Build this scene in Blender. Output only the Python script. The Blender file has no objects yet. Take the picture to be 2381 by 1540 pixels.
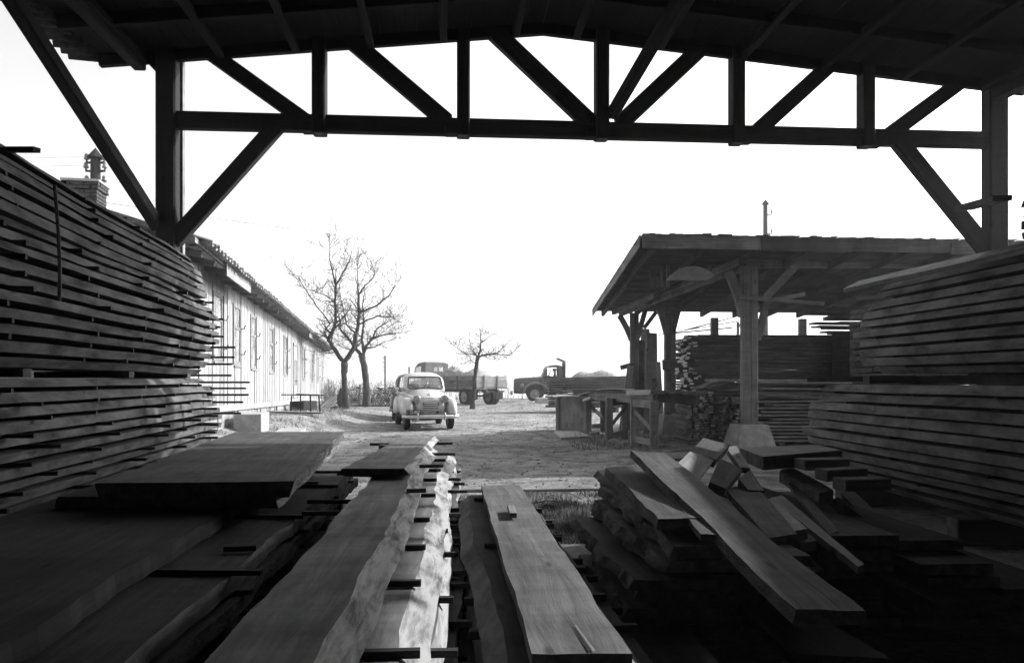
import bpy, bmesh, math, random
from mathutils import Vector, Matrix, noise

sc = bpy.context.scene
rnd = random.Random(7)

# ------------------------------------------------------------------ camera
# A photo pixel is given on a 2380 x 1540 grid; W() and G() turn it into a point.
F, CX, HY, CZ = 1859.0, 1190.0, 882.0, 1.35
cam = bpy.data.cameras.new('camera')
cam.lens = 36.0 * F / 2380.0
cam.sensor_width = 36.0
cam.shift_y = (HY - 770.0) / 2380.0
cam.clip_start = 0.05
cam.clip_end = 6000
camo = bpy.data.objects.new('camera', cam)
camo.location = (0, 0, CZ)
camo.rotation_euler = (math.pi / 2, 0, 0)
sc.collection.objects.link(camo)
sc.camera = camo

# ------------------------------------------------------------------ sky, sun, exposure
SUN_AZ, SUN_EL = math.radians(26), math.radians(29)      # azimuth from +X towards +Y
world = bpy.data.worlds.new('World')
sc.world = world
world.use_nodes = True
wn, wl = world.node_tree.nodes, world.node_tree.links
wn.clear()
sky = wn.new('ShaderNodeTexSky')
sky.sky_type = 'NISHITA'
sky.sun_disc = False
sky.sun_elevation = SUN_EL
sky.sun_rotation = math.pi / 2 - SUN_AZ
sky.air_density = 1.0
sky.dust_density = 3.5
sky.ozone_density = 1.0
bw = wn.new('ShaderNodeRGBToBW')
bg = wn.new('ShaderNodeBackground')
bg.inputs['Strength'].default_value = 0.15
wo = wn.new('ShaderNodeOutputWorld')
wl.new(sky.outputs[0], bw.inputs[0])
wl.new(bw.outputs[0], bg.inputs['Color'])
wl.new(bg.outputs[0], wo.inputs['Surface'])

sun = bpy.data.lights.new('sun', 'SUN')
sun.energy = 2.0
sun.angle = math.radians(0.53)
sun.color = (1.0, 1.0, 1.0)                                  # black-and-white photograph
suno = bpy.data.objects.new('sun', sun)
sdir = Vector((math.cos(SUN_EL) * math.cos(SUN_AZ), math.cos(SUN_EL) * math.sin(SUN_AZ), math.sin(SUN_EL)))
suno.rotation_euler = sdir.to_track_quat('Z', 'Y').to_euler()
suno.location = (20, 10, 30)
sc.collection.objects.link(suno)

sc.view_settings.view_transform = 'Standard'
sc.view_settings.look = 'None'
sc.view_settings.gamma = 1.0
sc.view_settings.use_curve_mapping = False
sc.view_settings.exposure = 1.6
sc.render.engine = 'CYCLES'
sc.cycles.use_denoising = True
sc.cycles.max_bounces = 4
sc.cycles.diffuse_bounces = 2
sc.cycles.glossy_bounces = 2
sc.cycles.transmission_bounces = 4
sc.cycles.volume_bounces = 0
sc.cycles.transparent_max_bounces = 8
sc.cycles.caustics_reflective = False
sc.cycles.caustics_refractive = False

# ------------------------------------------------------------------ helpers
def W(x, y, d):
    return Vector(((x - CX) / F * d, d, CZ + (HY - y) / F * d))

def G(x, y, z=0.0):
    d = F * (CZ - z) / (y - HY)
    return Vector(((x - CX) / F * d, d, z))

AX = -0.08            # the shed's long axis drifts 0.08 m left per metre of depth
def L(lat, d, z):     # a point given by its distance beside the shed axis
    return Vector((lat + AX * d, d, z))

def smooth(t):
    t = max(0.0, min(1.0, t))
    return t * t * (3 - 2 * t)

def nz(x, y, z=0.0):
    return noise.noise(Vector((x, y, z)))

def gh(x, y):         # height of the yard
    h = 0.42 * smooth((-x - 4.3) / 2.0) * (1 - smooth((y - 19) / 22)) * smooth((y - 10.5) / 3)
    h += -7.0 * smooth((y - 58) / 70)
    if y > 36:
        h += 0.16 * math.exp(-((y - 44) / 3.0) ** 2) * smooth((x + 1) / 2)
    k = smooth((y - 6) / 3)
    h += (0.035 * nz(x * 0.5, y * 0.5) + 0.018 * nz(x * 1.7, y * 1.3, 4)) * k
    h += 0.006 * nz(x * 5, y * 5, 9)
    return h

def node(nt, t, **kw):
    n = nt.nodes.new(t)
    for k, v in kw.items():
        setattr(n, k, v)
    return n

def base_mat(name, rough=0.85, spec=0.25):
    m = bpy.data.materials.new(name)
    m.use_nodes = True
    b = m.node_tree.nodes['Principled BSDF']
    b.inputs['Roughness'].default_value = rough
    b.inputs['Specular IOR Level'].default_value = spec
    return m, m.node_tree, b

def ramp(nt, stops):
    r = node(nt, 'ShaderNodeValToRGB')
    e = r.color_ramp.elements
    while len(e) < len(stops):
        e.new(0.5)
    for el, (p, v) in zip(e, stops):
        el.position = p
        el.color = (v, v, v, 1)
    return r

def wood(name, lo, hi, grain=9.0, rough=0.85, bump=0.35, stain=0.5, vary=0.28, spec=0.2, freq=2.4, saw=0.80):
    """Long grain along local X, stains, a tone of its own for every piece."""
    m, nt, b = base_mat(name, rough, spec)
    lk = nt.links.new
    tc = node(nt, 'ShaderNodeTexCoord')
    oi = node(nt, 'ShaderNodeObjectInfo')
    mul = node(nt, 'ShaderNodeMath', operation='MULTIPLY'); mul.inputs[1].default_value = 61.7
    lk(oi.outputs['Random'], mul.inputs[0])
    cmb = node(nt, 'ShaderNodeCombineXYZ')
    lk(mul.outputs[0], cmb.inputs[0]); lk(mul.outputs[0], cmb.inputs[1])
    add = node(nt, 'ShaderNodeVectorMath', operation='ADD')
    lk(tc.outputs['Object'], add.inputs[0]); lk(cmb.outputs[0], add.inputs[1])
    mp = node(nt, 'ShaderNodeMapping'); mp.inputs['Scale'].default_value = (0.55, grain, grain)
    lk(add.outputs[0], mp.inputs['Vector'])
    n1 = node(nt, 'ShaderNodeTexNoise'); n1.inputs['Scale'].default_value = freq
    n1.inputs['Detail'].default_value = 7; n1.inputs['Roughness'].default_value = 0.66; n1.inputs['Distortion'].default_value = 0.5
    lk(mp.outputs[0], n1.inputs['Vector'])
    n2 = node(nt, 'ShaderNodeTexNoise'); n2.inputs['Scale'].default_value = 1.6
    n2.inputs['Detail'].default_value = 5; n2.inputs['Roughness'].default_value = 0.6
    lk(add.outputs[0], n2.inputs['Vector'])
    r1 = ramp(nt, [(0.3, lo), (0.7, hi)])
    lk(n1.outputs['Fac'], r1.inputs[0])
    r2 = ramp(nt, [(0.32, 1 - stain), (0.62, 1.0)])
    lk(n2.outputs['Fac'], r2.inputs[0])
    mx = node(nt, 'ShaderNodeMix', data_type='RGBA', blend_type='MULTIPLY'); mx.inputs[0].default_value = 1
    lk(r1.outputs[0], mx.inputs[6]); lk(r2.outputs[0], mx.inputs[7])
    mk_ = node(nt, 'ShaderNodeMapping'); mk_.inputs['Scale'].default_value = (1.5, 5.0, 2.0)
    lk(add.outputs[0], mk_.inputs['Vector'])
    vo = node(nt, 'ShaderNodeTexVoronoi'); vo.inputs['Scale'].default_value = 1.0
    lk(mk_.outputs[0], vo.inputs['Vector'])
    r3 = ramp(nt, [(0.03, 0.30 if saw < 0.95 else 0.8), (0.11, 1.0)])
    lk(vo.outputs['Distance'], r3.inputs[0])
    mx3 = node(nt, 'ShaderNodeMix', data_type='RGBA', blend_type='MULTIPLY'); mx3.inputs[0].default_value = 1
    lk(mx.outputs[2], mx3.inputs[6]); lk(r3.outputs[0], mx3.inputs[7])
    mx = mx3
    ms = node(nt, 'ShaderNodeMapping'); ms.inputs['Scale'].default_value = (6, 0.8, 0.8)
    lk(add.outputs[0], ms.inputs['Vector'])
    n4 = node(nt, 'ShaderNodeTexNoise'); n4.inputs['Scale'].default_value = 1.0; n4.inputs['Detail'].default_value = 5
    n4.inputs['Roughness'].default_value = 0.7
    lk(ms.outputs[0], n4.inputs['Vector'])
    r4 = ramp(nt, [(0.36, saw), (0.62, 1.05)])
    lk(n4.outputs['Fac'], r4.inputs[0])
    mx4 = node(nt, 'ShaderNodeMix', data_type='RGBA', blend_type='MULTIPLY'); mx4.inputs[0].default_value = 1
    lk(mx.outputs[2], mx4.inputs[6]); lk(r4.outputs[0], mx4.inputs[7])
    mx = mx4
    mr = node(nt, 'ShaderNodeMapRange'); mr.inputs[3].default_value = 1 - vary; mr.inputs[4].default_value = 1 + vary
    lk(oi.outputs['Random'], mr.inputs[0])
    vm = node(nt, 'ShaderNodeVectorMath', operation='SCALE')
    lk(mx.outputs[2], vm.inputs[0]); lk(mr.outputs[0], vm.inputs['Scale'])
    lk(vm.outputs[0], b.inputs['Base Color'])
    bp = node(nt, 'ShaderNodeBump'); bp.inputs['Strength'].default_value = bump; bp.inputs['Distance'].default_value = 0.02
    lk(n1.outputs['Fac'], bp.inputs['Height']); lk(bp.outputs[0], b.inputs['Normal'])
    return m

def blotch(name, lo, hi, scale=6.0, rough=0.9, bump=0.6, dist=0.03, detail=8, spec=0.15, stretch=(1, 1, 1), p0=0.35, p1=0.65, metal=0.0):
    """Uneven surface: bark, concrete, sand, rust, paint."""
    m, nt, b = base_mat(name, rough, spec)
    lk = nt.links.new
    tc = node(nt, 'ShaderNodeTexCoord')
    oi = node(nt, 'ShaderNodeObjectInfo')
    mul = node(nt, 'ShaderNodeMath', operation='MULTIPLY'); mul.inputs[1].default_value = 43.1
    lk(oi.outputs['Random'], mul.inputs[0])
    add = node(nt, 'ShaderNodeVectorMath', operation='ADD')
    lk(tc.outputs['Object'], add.inputs[0]); lk(mul.outputs[0], add.inputs[1])
    mp = node(nt, 'ShaderNodeMapping'); mp.inputs['Scale'].default_value = stretch
    lk(add.outputs[0], mp.inputs['Vector'])
    n1 = node(nt, 'ShaderNodeTexNoise'); n1.inputs['Scale'].default_value = scale
    n1.inputs['Detail'].default_value = detail; n1.inputs['Roughness'].default_value = 0.65; n1.inputs['Distortion'].default_value = 0.3
    lk(mp.outputs[0], n1.inputs['Vector'])
    r1 = ramp(nt, [(p0, lo), (p1, hi)])
    lk(n1.outputs['Fac'], r1.inputs[0]); lk(r1.outputs[0], b.inputs['Base Color'])
    if bump:
        bp = node(nt, 'ShaderNodeBump'); bp.inputs['Strength'].default_value = bump; bp.inputs['Distance'].default_value = dist
        lk(n1.outputs['Fac'], bp.inputs['Height']); lk(bp.outputs[0], b.inputs['Normal'])
    b.inputs['Metallic'].default_value = metal
    return m

M = {}
M['plank'] = wood('sawn_wood', 0.10, 0.24, stain=0.5)
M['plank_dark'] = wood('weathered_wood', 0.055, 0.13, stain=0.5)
M['plank_mid'] = wood('grey_wood', 0.07, 0.155, stain=0.5, vary=0.22)
M['plank_black'] = wood('shade_black_wood', 0.028, 0.07, stain=0.5, vary=0.3)  # wood darkened for the deep shade on the heap and low slabs
M['plank_pale'] = wood('fresh_wood', 0.22, 0.38, stain=0.3, vary=0.18)
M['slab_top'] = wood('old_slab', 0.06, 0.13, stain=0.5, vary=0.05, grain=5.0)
M['top_board'] = wood('dusty_board', 0.12, 0.27, stain=0.5, vary=0.12, grain=5.0)
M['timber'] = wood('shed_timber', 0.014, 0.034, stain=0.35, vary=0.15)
M['roof_under'] = wood('shade_black_roof_board', 0.006, 0.016, stain=0.35, vary=0.2)  # roof underside painted near black, its shade put into the colour
M['timber_grey'] = wood('grey_timber', 0.16, 0.28, stain=0.35, vary=0.15)
M['sticker'] = wood('sticker_wood', 0.03, 0.08, stain=0.3)
M['end'] = blotch('end_grain', 0.05, 0.13, scale=14, bump=0.3)
M['wane'] = blotch('stripped_bark', 0.10, 0.40, scale=9, stretch=(0.3, 1.6, 1.6), bump=0.7, dist=0.02, p0=0.36, p1=0.56)
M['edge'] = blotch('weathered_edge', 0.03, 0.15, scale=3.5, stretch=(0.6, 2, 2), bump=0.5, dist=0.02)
M['edge_pale'] = blotch('sawn_edge', 0.08, 0.28, scale=2.5, stretch=(0.8, 2, 2), bump=0.5, dist=0.02)
M['batten_end'] = blotch('batten_end', 0.18, 0.60, scale=1.5, bump=0.1)
M['bark'] = blotch('rough_bark', 0.06, 0.20, scale=9, stretch=(0.5, 1.5, 1.5), bump=1.0, dist=0.05)
M['white_board'] = wood('limewashed_board', 0.23, 0.35, stain=0.18, saw=0.97, vary=0.14, bump=0.25)
M['white_frame'] = wood('window_paint', 0.17, 0.28, stain=0.3, vary=0.1)
M['batten'] = wood('dark_batten', 0.04, 0.1, stain=0.4)
M['tile'] = blotch('roof_tile', 0.12, 0.30, scale=9, bump=0.5)
M['tile_dark'] = blotch('dark_eave_tile', 0.03, 0.08, scale=9, bump=0.5)  # darker copy of the roof tile, for the shed eave
M['concrete'] = blotch('concrete', 0.26, 0.40, scale=7, bump=0.45, dist=0.015)
M['plaster'] = blotch('limewashed_plinth', 0.18, 0.34, scale=5, bump=0.5)
M['brick'] = blotch('brick', 0.03, 0.075, scale=12, bump=0.4)
M['mortar'] = blotch('mortar', 0.08, 0.14, scale=20, bump=0.3)
M['bark_tree'] = blotch('tree_bark', 0.02, 0.075, scale=10, stretch=(1, 1, 0.3), bump=1.0, dist=0.04)
M['twig'] = blotch('twig_bark', 0.025, 0.05, scale=10, bump=0)
M['iron'] = blotch('dark_iron', 0.025, 0.06, scale=14, bump=0.1, rough=0.55, spec=0.4)
M['rubber'] = blotch('rubber', 0.015, 0.04, scale=20, bump=0.2, rough=0.85)
M['hub'] = blotch('hub_paint', 0.18, 0.30, scale=10, bump=0.1, rough=0.5)
M['truck'] = blotch('truck_paint', 0.06, 0.10, scale=5, bump=0.05, rough=0.45, spec=0.4)
M['truck_wing'] = blotch('truck_wing_highlight', 0.10, 0.17, scale=5, bump=0.05, rough=0.4, spec=0.5)  # truck paint made lighter on the wings to stand for their highlight
M['truck_bed'] = wood('truck_bed_board', 0.12, 0.24, stain=0.35)
M['truck_gate'] = wood('truck_gate_board', 0.34, 0.50, stain=0.35)
M['canvas'] = blotch('canvas', 0.11, 0.19, scale=4, bump=0.3)
M['sand'] = blotch('sand', 0.22, 0.38, scale=5, bump=0.9, dist=0.08)
M['porcelain'] = blotch('porcelain', 0.05, 0.3, scale=3, bump=0, rough=0.3, spec=0.5)
M['panel_rust'] = blotch('rusty_panel', 0.14, 0.30, scale=5, bump=0.3, stretch=(1, 1, 0.6))
M['sheet'] = blotch('warped_sheet', 0.34, 0.50, scale=6, bump=0.2)
M['cloth'] = blotch('dark_cloth', 0.03, 0.07, scale=10, bump=0.3)
M['skin'] = blotch('skin', 0.22, 0.30, scale=10, bump=0.1)
M['grass'] = blotch('dry_grass', 0.07, 0.36, scale=3, bump=0)
M['scrub'] = blotch('scrub_twig', 0.10, 0.22, scale=3, bump=0)
M['stone'] = blotch('stone', 0.14, 0.36, scale=4, bump=0.4)
M['wire'] = blotch('wire', 0.10, 0.15, scale=4, bump=0)
M['tarp'] = blotch('roof_felt', 0.05, 0.09, scale=6, bump=0.2)

def paint(name, v, rough=0.35, metal=0.0, coat=0.0, dirt=0.12):
    m, nt, b = base_mat(name, rough, 0.5)
    tc = node(nt, 'ShaderNodeTexCoord')
    n1 = node(nt, 'ShaderNodeTexNoise'); n1.inputs['Scale'].default_value = 5; n1.inputs['Detail'].default_value = 6
    nt.links.new(tc.outputs['Object'], n1.inputs['Vector'])
    r = ramp(nt, [(0.35, v * (1 - dirt)), (0.65, v)])
    nt.links.new(n1.outputs['Fac'], r.inputs[0]); nt.links.new(r.outputs[0], b.inputs['Base Color'])
    b.inputs['Metallic'].default_value = metal
    b.inputs['Coat Weight'].default_value = coat
    return m
M['car_paint'] = paint('pale_car_paint', 0.50, 0.38, coat=0.25)
M['car_dark'] = paint('dark_car_paint', 0.06, 0.35, coat=0.3)
M['chrome'] = paint('dull_chrome', 0.72, 0.28, metal=0.85)
M['plate'] = paint('plate_black', 0.04, 0.5)
M['lettering'] = paint('plate_white', 0.75, 0.6)
M['lens'] = paint('lamp_lens', 0.28, 0.12, coat=0.6)

def glass(name, v, trans):
    m = bpy.data.materials.new(name); m.use_nodes = True
    nt = m.node_tree; nt.nodes.clear()
    o = node(nt, 'ShaderNodeOutputMaterial')
    tr = node(nt, 'ShaderNodeBsdfTransparent'); tr.inputs[0].default_value = (trans, trans, trans, 1)
    gl = node(nt, 'ShaderNodeBsdfGlossy'); gl.inputs['Roughness'].default_value = 0.05
    gl.inputs['Color'].default_value = (0.9, 0.9, 0.9, 1)
    df = node(nt, 'ShaderNodeBsdfDiffuse'); df.inputs['Color'].default_value = (v, v, v, 1)
    lw = node(nt, 'ShaderNodeFresnel'); lw.inputs[0].default_value = 1.5
    m1 = node(nt, 'ShaderNodeMixShader'); m1.inputs[0].default_value = 0.25
    nt.links.new(tr.outputs[0], m1.inputs[1]); nt.links.new(df.outputs[0], m1.inputs[2])
    m2 = node(nt, 'ShaderNodeMixShader')
    nt.links.new(lw.outputs[0], m2.inputs[0]); nt.links.new(m1.outputs[0], m2.inputs[1]); nt.links.new(gl.outputs[0], m2.inputs[2])
    nt.links.new(m2.outputs[0], o.inputs['Surface'])
    return m
M['glass'] = glass('car_glass', 0.6, 0.85)
M['pane'] = blotch('dusty_pane', 0.12, 0.34, scale=3.0, bump=0.05, rough=0.18, spec=0.5, p0=0.4, p1=0.6)
M['dark_pane'] = blotch('dark_pane', 0.02, 0.05, scale=3.0, bump=0, rough=0.12, spec=0.5)

# ground: trodden dirt with wheel tracks, litter and worn grass
def ground_material():
    m, nt, b = base_mat('yard_dirt', 0.95, 0.1)
    lk = nt.links.new
    g = node(nt, 'ShaderNodeNewGeometry')
    def nse(scale, detail=6, stretch=None, dist=0.0):
        n = node(nt, 'ShaderNodeTexNoise'); n.inputs['Scale'].default_value = scale
        n.inputs['Detail'].default_value = detail; n.inputs['Roughness'].default_value = 0.62; n.inputs['Distortion'].default_value = dist
        if stretch:
            mp = node(nt, 'ShaderNodeMapping'); mp.inputs['Scale'].default_value = stretch
            mp.inputs['Rotation'].default_value = (0, 0, 0.5)
            lk(g.outputs['Position'], mp.inputs['Vector']); lk(mp.outputs[0], n.inputs['Vector'])
        else:
            lk(g.outputs['Position'], n.inputs['Vector'])
        return n
    big, mid, fine, track = nse(0.35, 5), nse(2.2, 7), nse(14, 8), nse(0.9, 7, None, 2.2)
    r1 = ramp(nt, [(0.34, 0.20), (0.66, 0.34)]); lk(big.outputs['Fac'], r1.inputs[0])
    r2 = ramp(nt, [(0.32, 0.50), (0.58, 1.08)]); lk(mid.outputs['Fac'], r2.inputs[0])
    r3 = ramp(nt, [(0.28, 0.55), (0.55, 1.08)]); lk(fine.outputs['Fac'], r3.inputs[0])
    r4 = ramp(nt, [(0.38, 0.68), (0.54, 1.08)]); lk(track.outputs['Fac'], r4.inputs[0])
    cur = r1
    outp = r1.outputs[0]
    for r in (r2, r3, r4):
        mx = node(nt, 'ShaderNodeMix', data_type='RGBA', blend_type='MULTIPLY'); mx.inputs[0].default_value = 1
        lk(outp, mx.inputs[6]); lk(r.outputs[0], mx.inputs[7]); outp = mx.outputs[2]
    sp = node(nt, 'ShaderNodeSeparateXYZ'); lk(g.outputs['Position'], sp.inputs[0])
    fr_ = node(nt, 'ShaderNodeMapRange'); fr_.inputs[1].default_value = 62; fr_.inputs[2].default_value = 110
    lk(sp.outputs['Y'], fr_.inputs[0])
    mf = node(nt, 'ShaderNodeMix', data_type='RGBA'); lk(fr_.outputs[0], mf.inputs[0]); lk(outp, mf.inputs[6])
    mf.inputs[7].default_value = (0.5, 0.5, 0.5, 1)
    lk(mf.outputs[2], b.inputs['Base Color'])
    ad = node(nt, 'ShaderNodeMath', operation='ADD'); lk(mid.outputs['Fac'], ad.inputs[0]); lk(fine.outputs['Fac'], ad.inputs[1])
    ad2 = node(nt, 'ShaderNodeMath', operation='ADD'); lk(ad.outputs[0], ad2.inputs[0]); lk(track.outputs['Fac'], ad2.inputs[1])
    bp = node(nt, 'ShaderNodeBump'); bp.inputs['Strength'].default_value = 0.9; bp.inputs['Distance'].default_value = 0.05
    lk(ad2.outputs[0], bp.inputs['Height']); lk(bp.outputs[0], b.inputs['Normal'])
    return m
M['dirt'] = ground_material()

# ---- objects
col = sc.collection
ROOT = {}

def thing(name, loc, label, cat, group=None):
    o = bpy.data.objects.new(name, None)
    o.empty_display_size = 0.2
    o.location = loc
    o['label'] = label
    o['category'] = cat
    if group:
        o['group'] = group
    col.objects.link(o)
    ROOT[o.name] = Matrix.Translation(loc)
    return o

def put(name, me, mat=None, parent=None):
    """Link a mesh object at world matrix mat, as a child of parent if given."""
    o = bpy.data.objects.new(name, me)
    mat = mat or Matrix.Identity(4)
    if parent:
        o.parent = parent
        o.matrix_basis = ROOT[parent.name].inverted() @ mat
    else:
        o.matrix_basis = mat
    col.objects.link(o)
    ROOT[o.name] = mat.copy()
    return o

def tag(o, label, cat, group=None):
    o['label'] = label
    o['category'] = cat
    if group:
        o['group'] = group
    return o

def structure(o):
    o['kind'] = 'structure'
    return o

def mk(verts, faces, mats, idx=None, smooth_=False, name='mesh'):
    me = bpy.data.meshes.new(name)
    me.from_pydata([tuple(v) for v in verts], [], faces)
    for m in (mats if isinstance(mats, (list, tuple)) else [mats]):
        me.materials.append(m)
    if idx:
        me.polygons.foreach_set('material_index', idx)
    if smooth_:
        me.polygons.foreach_set('use_smooth', [True] * len(me.polygons))
    me.update()
    return me

def frame(origin, xdir, up=Vector((0, 0, 1))):
    x = Vector(xdir).normalized()
    y = Vector(up).cross(x)
    if y.length < 1e-5:
        y = Vector((0, 1, 0)).cross(x)
        if y.length < 1e-5:
            y = Vector((1, 0, 0)).cross(x)
    y.normalize()
    z = x.cross(y)
    m = Matrix((x, y, z)).transposed().to_4x4()
    m.translation = origin
    return m

BOX = {}
def box_mesh(l, w, h, mats, ch=None, endmat=True):
    """Box centred on the origin, chamfered; ends of the long axis take the last material."""
    ml = mats if isinstance(mats, (list, tuple)) else [mats]
    key = (round(l, 3), round(w, 3), round(h, 3), tuple(m.name for m in ml), ch)
    if key in BOX:
        return BOX[key]
    c = min(l, w, h) * 0.1 if ch is None else ch
    a, b, d = l / 2, w / 2, h / 2
    if c <= 0:
        vs = [(sx * a, sy * b, sz * d) for sx in (-1, 1) for sy in (-1, 1) for sz in (-1, 1)]
        fs = [(0, 1, 3, 2), (4, 6, 7, 5), (0, 4, 5, 1), (2, 3, 7, 6), (0, 2, 6, 4), (1, 5, 7, 3)]
        idx = [len(ml) - 1] * 2 + [0] * 4
        BOX[key] = mk(vs, fs, ml, idx)
        return BOX[key]
    vs, fs, idx = [], [], []
    prof = [(-b + c, -d), (b - c, -d), (b, -d + c), (b, d - c), (b - c, d), (-b + c, d), (-b, d - c), (-b, -d + c)]
    e = c * 0.5
    for x, s in ((-a, 1 - 2 * e / max(b, d)), (-a + e, 1), (a - e, 1), (a, 1 - 2 * e / max(b, d))):
        for (y, z) in prof:
            vs.append((x, y * (s if s < 1 else 1), z * (s if s < 1 else 1)))
    for r in range(3):
        for k in range(8):
            k2 = (k + 1) % 8
            fs.append((r * 8 + k, r * 8 + k2, r * 8 + 8 + k2, r * 8 + 8 + k)); idx.append(0)
    fs.append(tuple(range(7, -1, -1))); idx.append(len(ml) - 1)
    fs.append(tuple(range(24, 32))); idx.append(len(ml) - 1)
    BOX[key] = mk(vs, fs, ml, idx)
    return BOX[key]

def beam(name, p0, p1, w, h, mats, parent=None, up=Vector((0, 0, 1)), ch=None):
    """Timber from p0 to p1; w across, h along up."""
    p0, p1 = Vector(p0), Vector(p1)
    d = p1 - p0
    if abs(d.normalized().dot(Vector(up).normalized())) > 0.999:
        up = Vector((0, 1, 0))
    return put(name, box_mesh(d.length, w, h, mats, ch), frame((p0 + p1) / 2, d, up), parent)

def box(name, c, sx, sy, sz, mats, parent=None, rz=0.0, rx=0.0, ry=0.0, ch=None):
    m = Matrix.Translation(c) @ Matrix.Rotation(rz, 4, 'Z') @ Matrix.Rotation(ry, 4, 'Y') @ Matrix.Rotation(rx, 4, 'X')
    return put(name, box_mesh(sx, sy, sz, mats, ch), m, parent)

def tube_data(pts, rads, n=6, cap=True):
    pts = [Vector(p) for p in pts]
    vs, fs = [], []
    prev = None
    for i, p in enumerate(pts):
        t = (pts[min(i + 1, len(pts) - 1)] - pts[max(i - 1, 0)]).normalized()
        if prev is None:
            a = Vector((0, 0, 1)) if abs(t.z) < 0.9 else Vector((1, 0, 0))
            u = t.cross(a).normalized()
        else:
            u = prev - t * prev.dot(t)
            u = u.normalized() if u.length > 1e-6 else t.orthogonal().normalized()
        prev = u
        v = t.cross(u)
        r = rads[i] if isinstance(rads, (list, tuple)) else rads
        for k in range(n):
            a = 2 * math.pi * k / n
            vs.append(p + (u * math.cos(a) + v * math.sin(a)) * r)
    for i in range(len(pts) - 1):
        for k in range(n):
            k2 = (k + 1) % n
            fs.append((i * n + k, i * n + k2, (i + 1) * n + k2, (i + 1) * n + k))
    if cap:
        fs.append(tuple(range(n - 1, -1, -1)))
        fs.append(tuple(range((len(pts) - 1) * n, len(pts) * n)))
    return vs, fs

class MB:
    """Collects shapes into one mesh."""
    def __init__(self):
        self.v, self.f, self.i = [], [], []
    def add(self, vs, fs, mi=0):
        o = len(self.v)
        self.v += [Vector(v) for v in vs]
        self.f += [tuple(o + k for k in f) for f in fs]
        self.i += [mi] * len(fs)
        return self
    def tube(self, pts, r, n=6, mi=0, cap=True):
        return self.add(*tube_data(pts, r, n, cap), mi)
    def box(self, c, sx, sy, sz, mi=0, rot=None):
        a, b, d = sx / 2, sy / 2, sz / 2
        vs = [Vector((x * a, y * b, z * d)) for x in (-1, 1) for y in (-1, 1) for z in (-1, 1)]
        if rot is not None:
            vs = [rot @ v for v in vs]
        vs = [v + Vector(c) for v in vs]
        return self.add(vs, [(0, 1, 3, 2), (4, 6, 7, 5), (0, 4, 5, 1), (2, 3, 7, 6), (0, 2, 6, 4), (1, 5, 7, 3)], mi)
    def lathe(self, prof, n=16, axis='Z', mi=0, c=(0, 0, 0)):
        vs, fs = [], []
        for (r, h) in prof:
            for k in range(n):
                a = 2 * math.pi * k / n
                x, y = r * math.cos(a), r * math.sin(a)
                p = {'Z': (x, y, h), 'X': (h, x, y), 'Y': (x, h, y)}[axis]
                vs.append(Vector(p) + Vector(c))
        for i in range(len(prof) - 1):
            for k in range(n):
                k2 = (k + 1) % n
                fs.append((i * n + k, i * n + k2, (i + 1) * n + k2, (i + 1) * n + k))
        return self.add(vs, fs, mi)
    def mesh(self, mats, smooth_=False):
        return mk(self.v, self.f, mats, self.i, smooth_)
    def build(self, name, mats, mat=None, parent=None, smooth_=False):
        return put(name, self.mesh(mats, smooth_), mat, parent)

def plank_mesh(Lh, w, t, mats, seed=0, wob=0.0, wane=0.0, nseg=8, bow=0.0, taper=0.0, ragged=0.0, droop=None):
    """Sawn plank along local X, top face at z=0. wane: the edge slopes outwards below."""
    r = random.Random(seed)
    s1, s2 = r.uniform(0, 90), r.uniform(0, 90)
    vs, fs, idx = [], [], []
    for i in range(nseg + 1):
        u = i / nseg
        x = (u - 0.5) * Lh
        hw = w / 2 * (1 - taper * (u - 0.5))
        wl = hw + wob * nz(x * 1.1, s1) + 0.35 * wob * nz(x * 4.0, s1, 3)
        wr = hw + wob * nz(x * 1.1, s2) + 0.35 * wob * nz(x * 4.0, s2, 3)
        z = bow * (4 * (u - 0.5) ** 2 - 1) * -1 + 0.012 * nz(x * 0.6, s1, 7)
        if droop:
            z += droop(x)
        xe = x
        if i in (0, nseg):
            xe += r.uniform(-ragged, ragged)
        wa = wane * (1 + 0.5 * nz(x * 2, s1, 5))
        wb = wane * (1 + 0.5 * nz(x * 2, s2, 5))
        vs += [(xe, -wl, z), (xe, wr, z), (xe, wr + wb, z - t), (xe, -wl - wa, z - t)]
    for i in range(nseg):
        a, b = i * 4, i * 4 + 4
        for k in range(4):
            k2 = (k + 1) % 4
            fs.append((a + k, a + k2, b + k2, b + k)); idx.append(1 if k in (1, 3) else 0)
    fs.append((3, 2, 1, 0)); idx.append(2)
    e = nseg * 4
    fs.append((e, e + 1, e + 2, e + 3)); idx.append(2)
    return mk(vs, fs, mats, idx)

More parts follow.
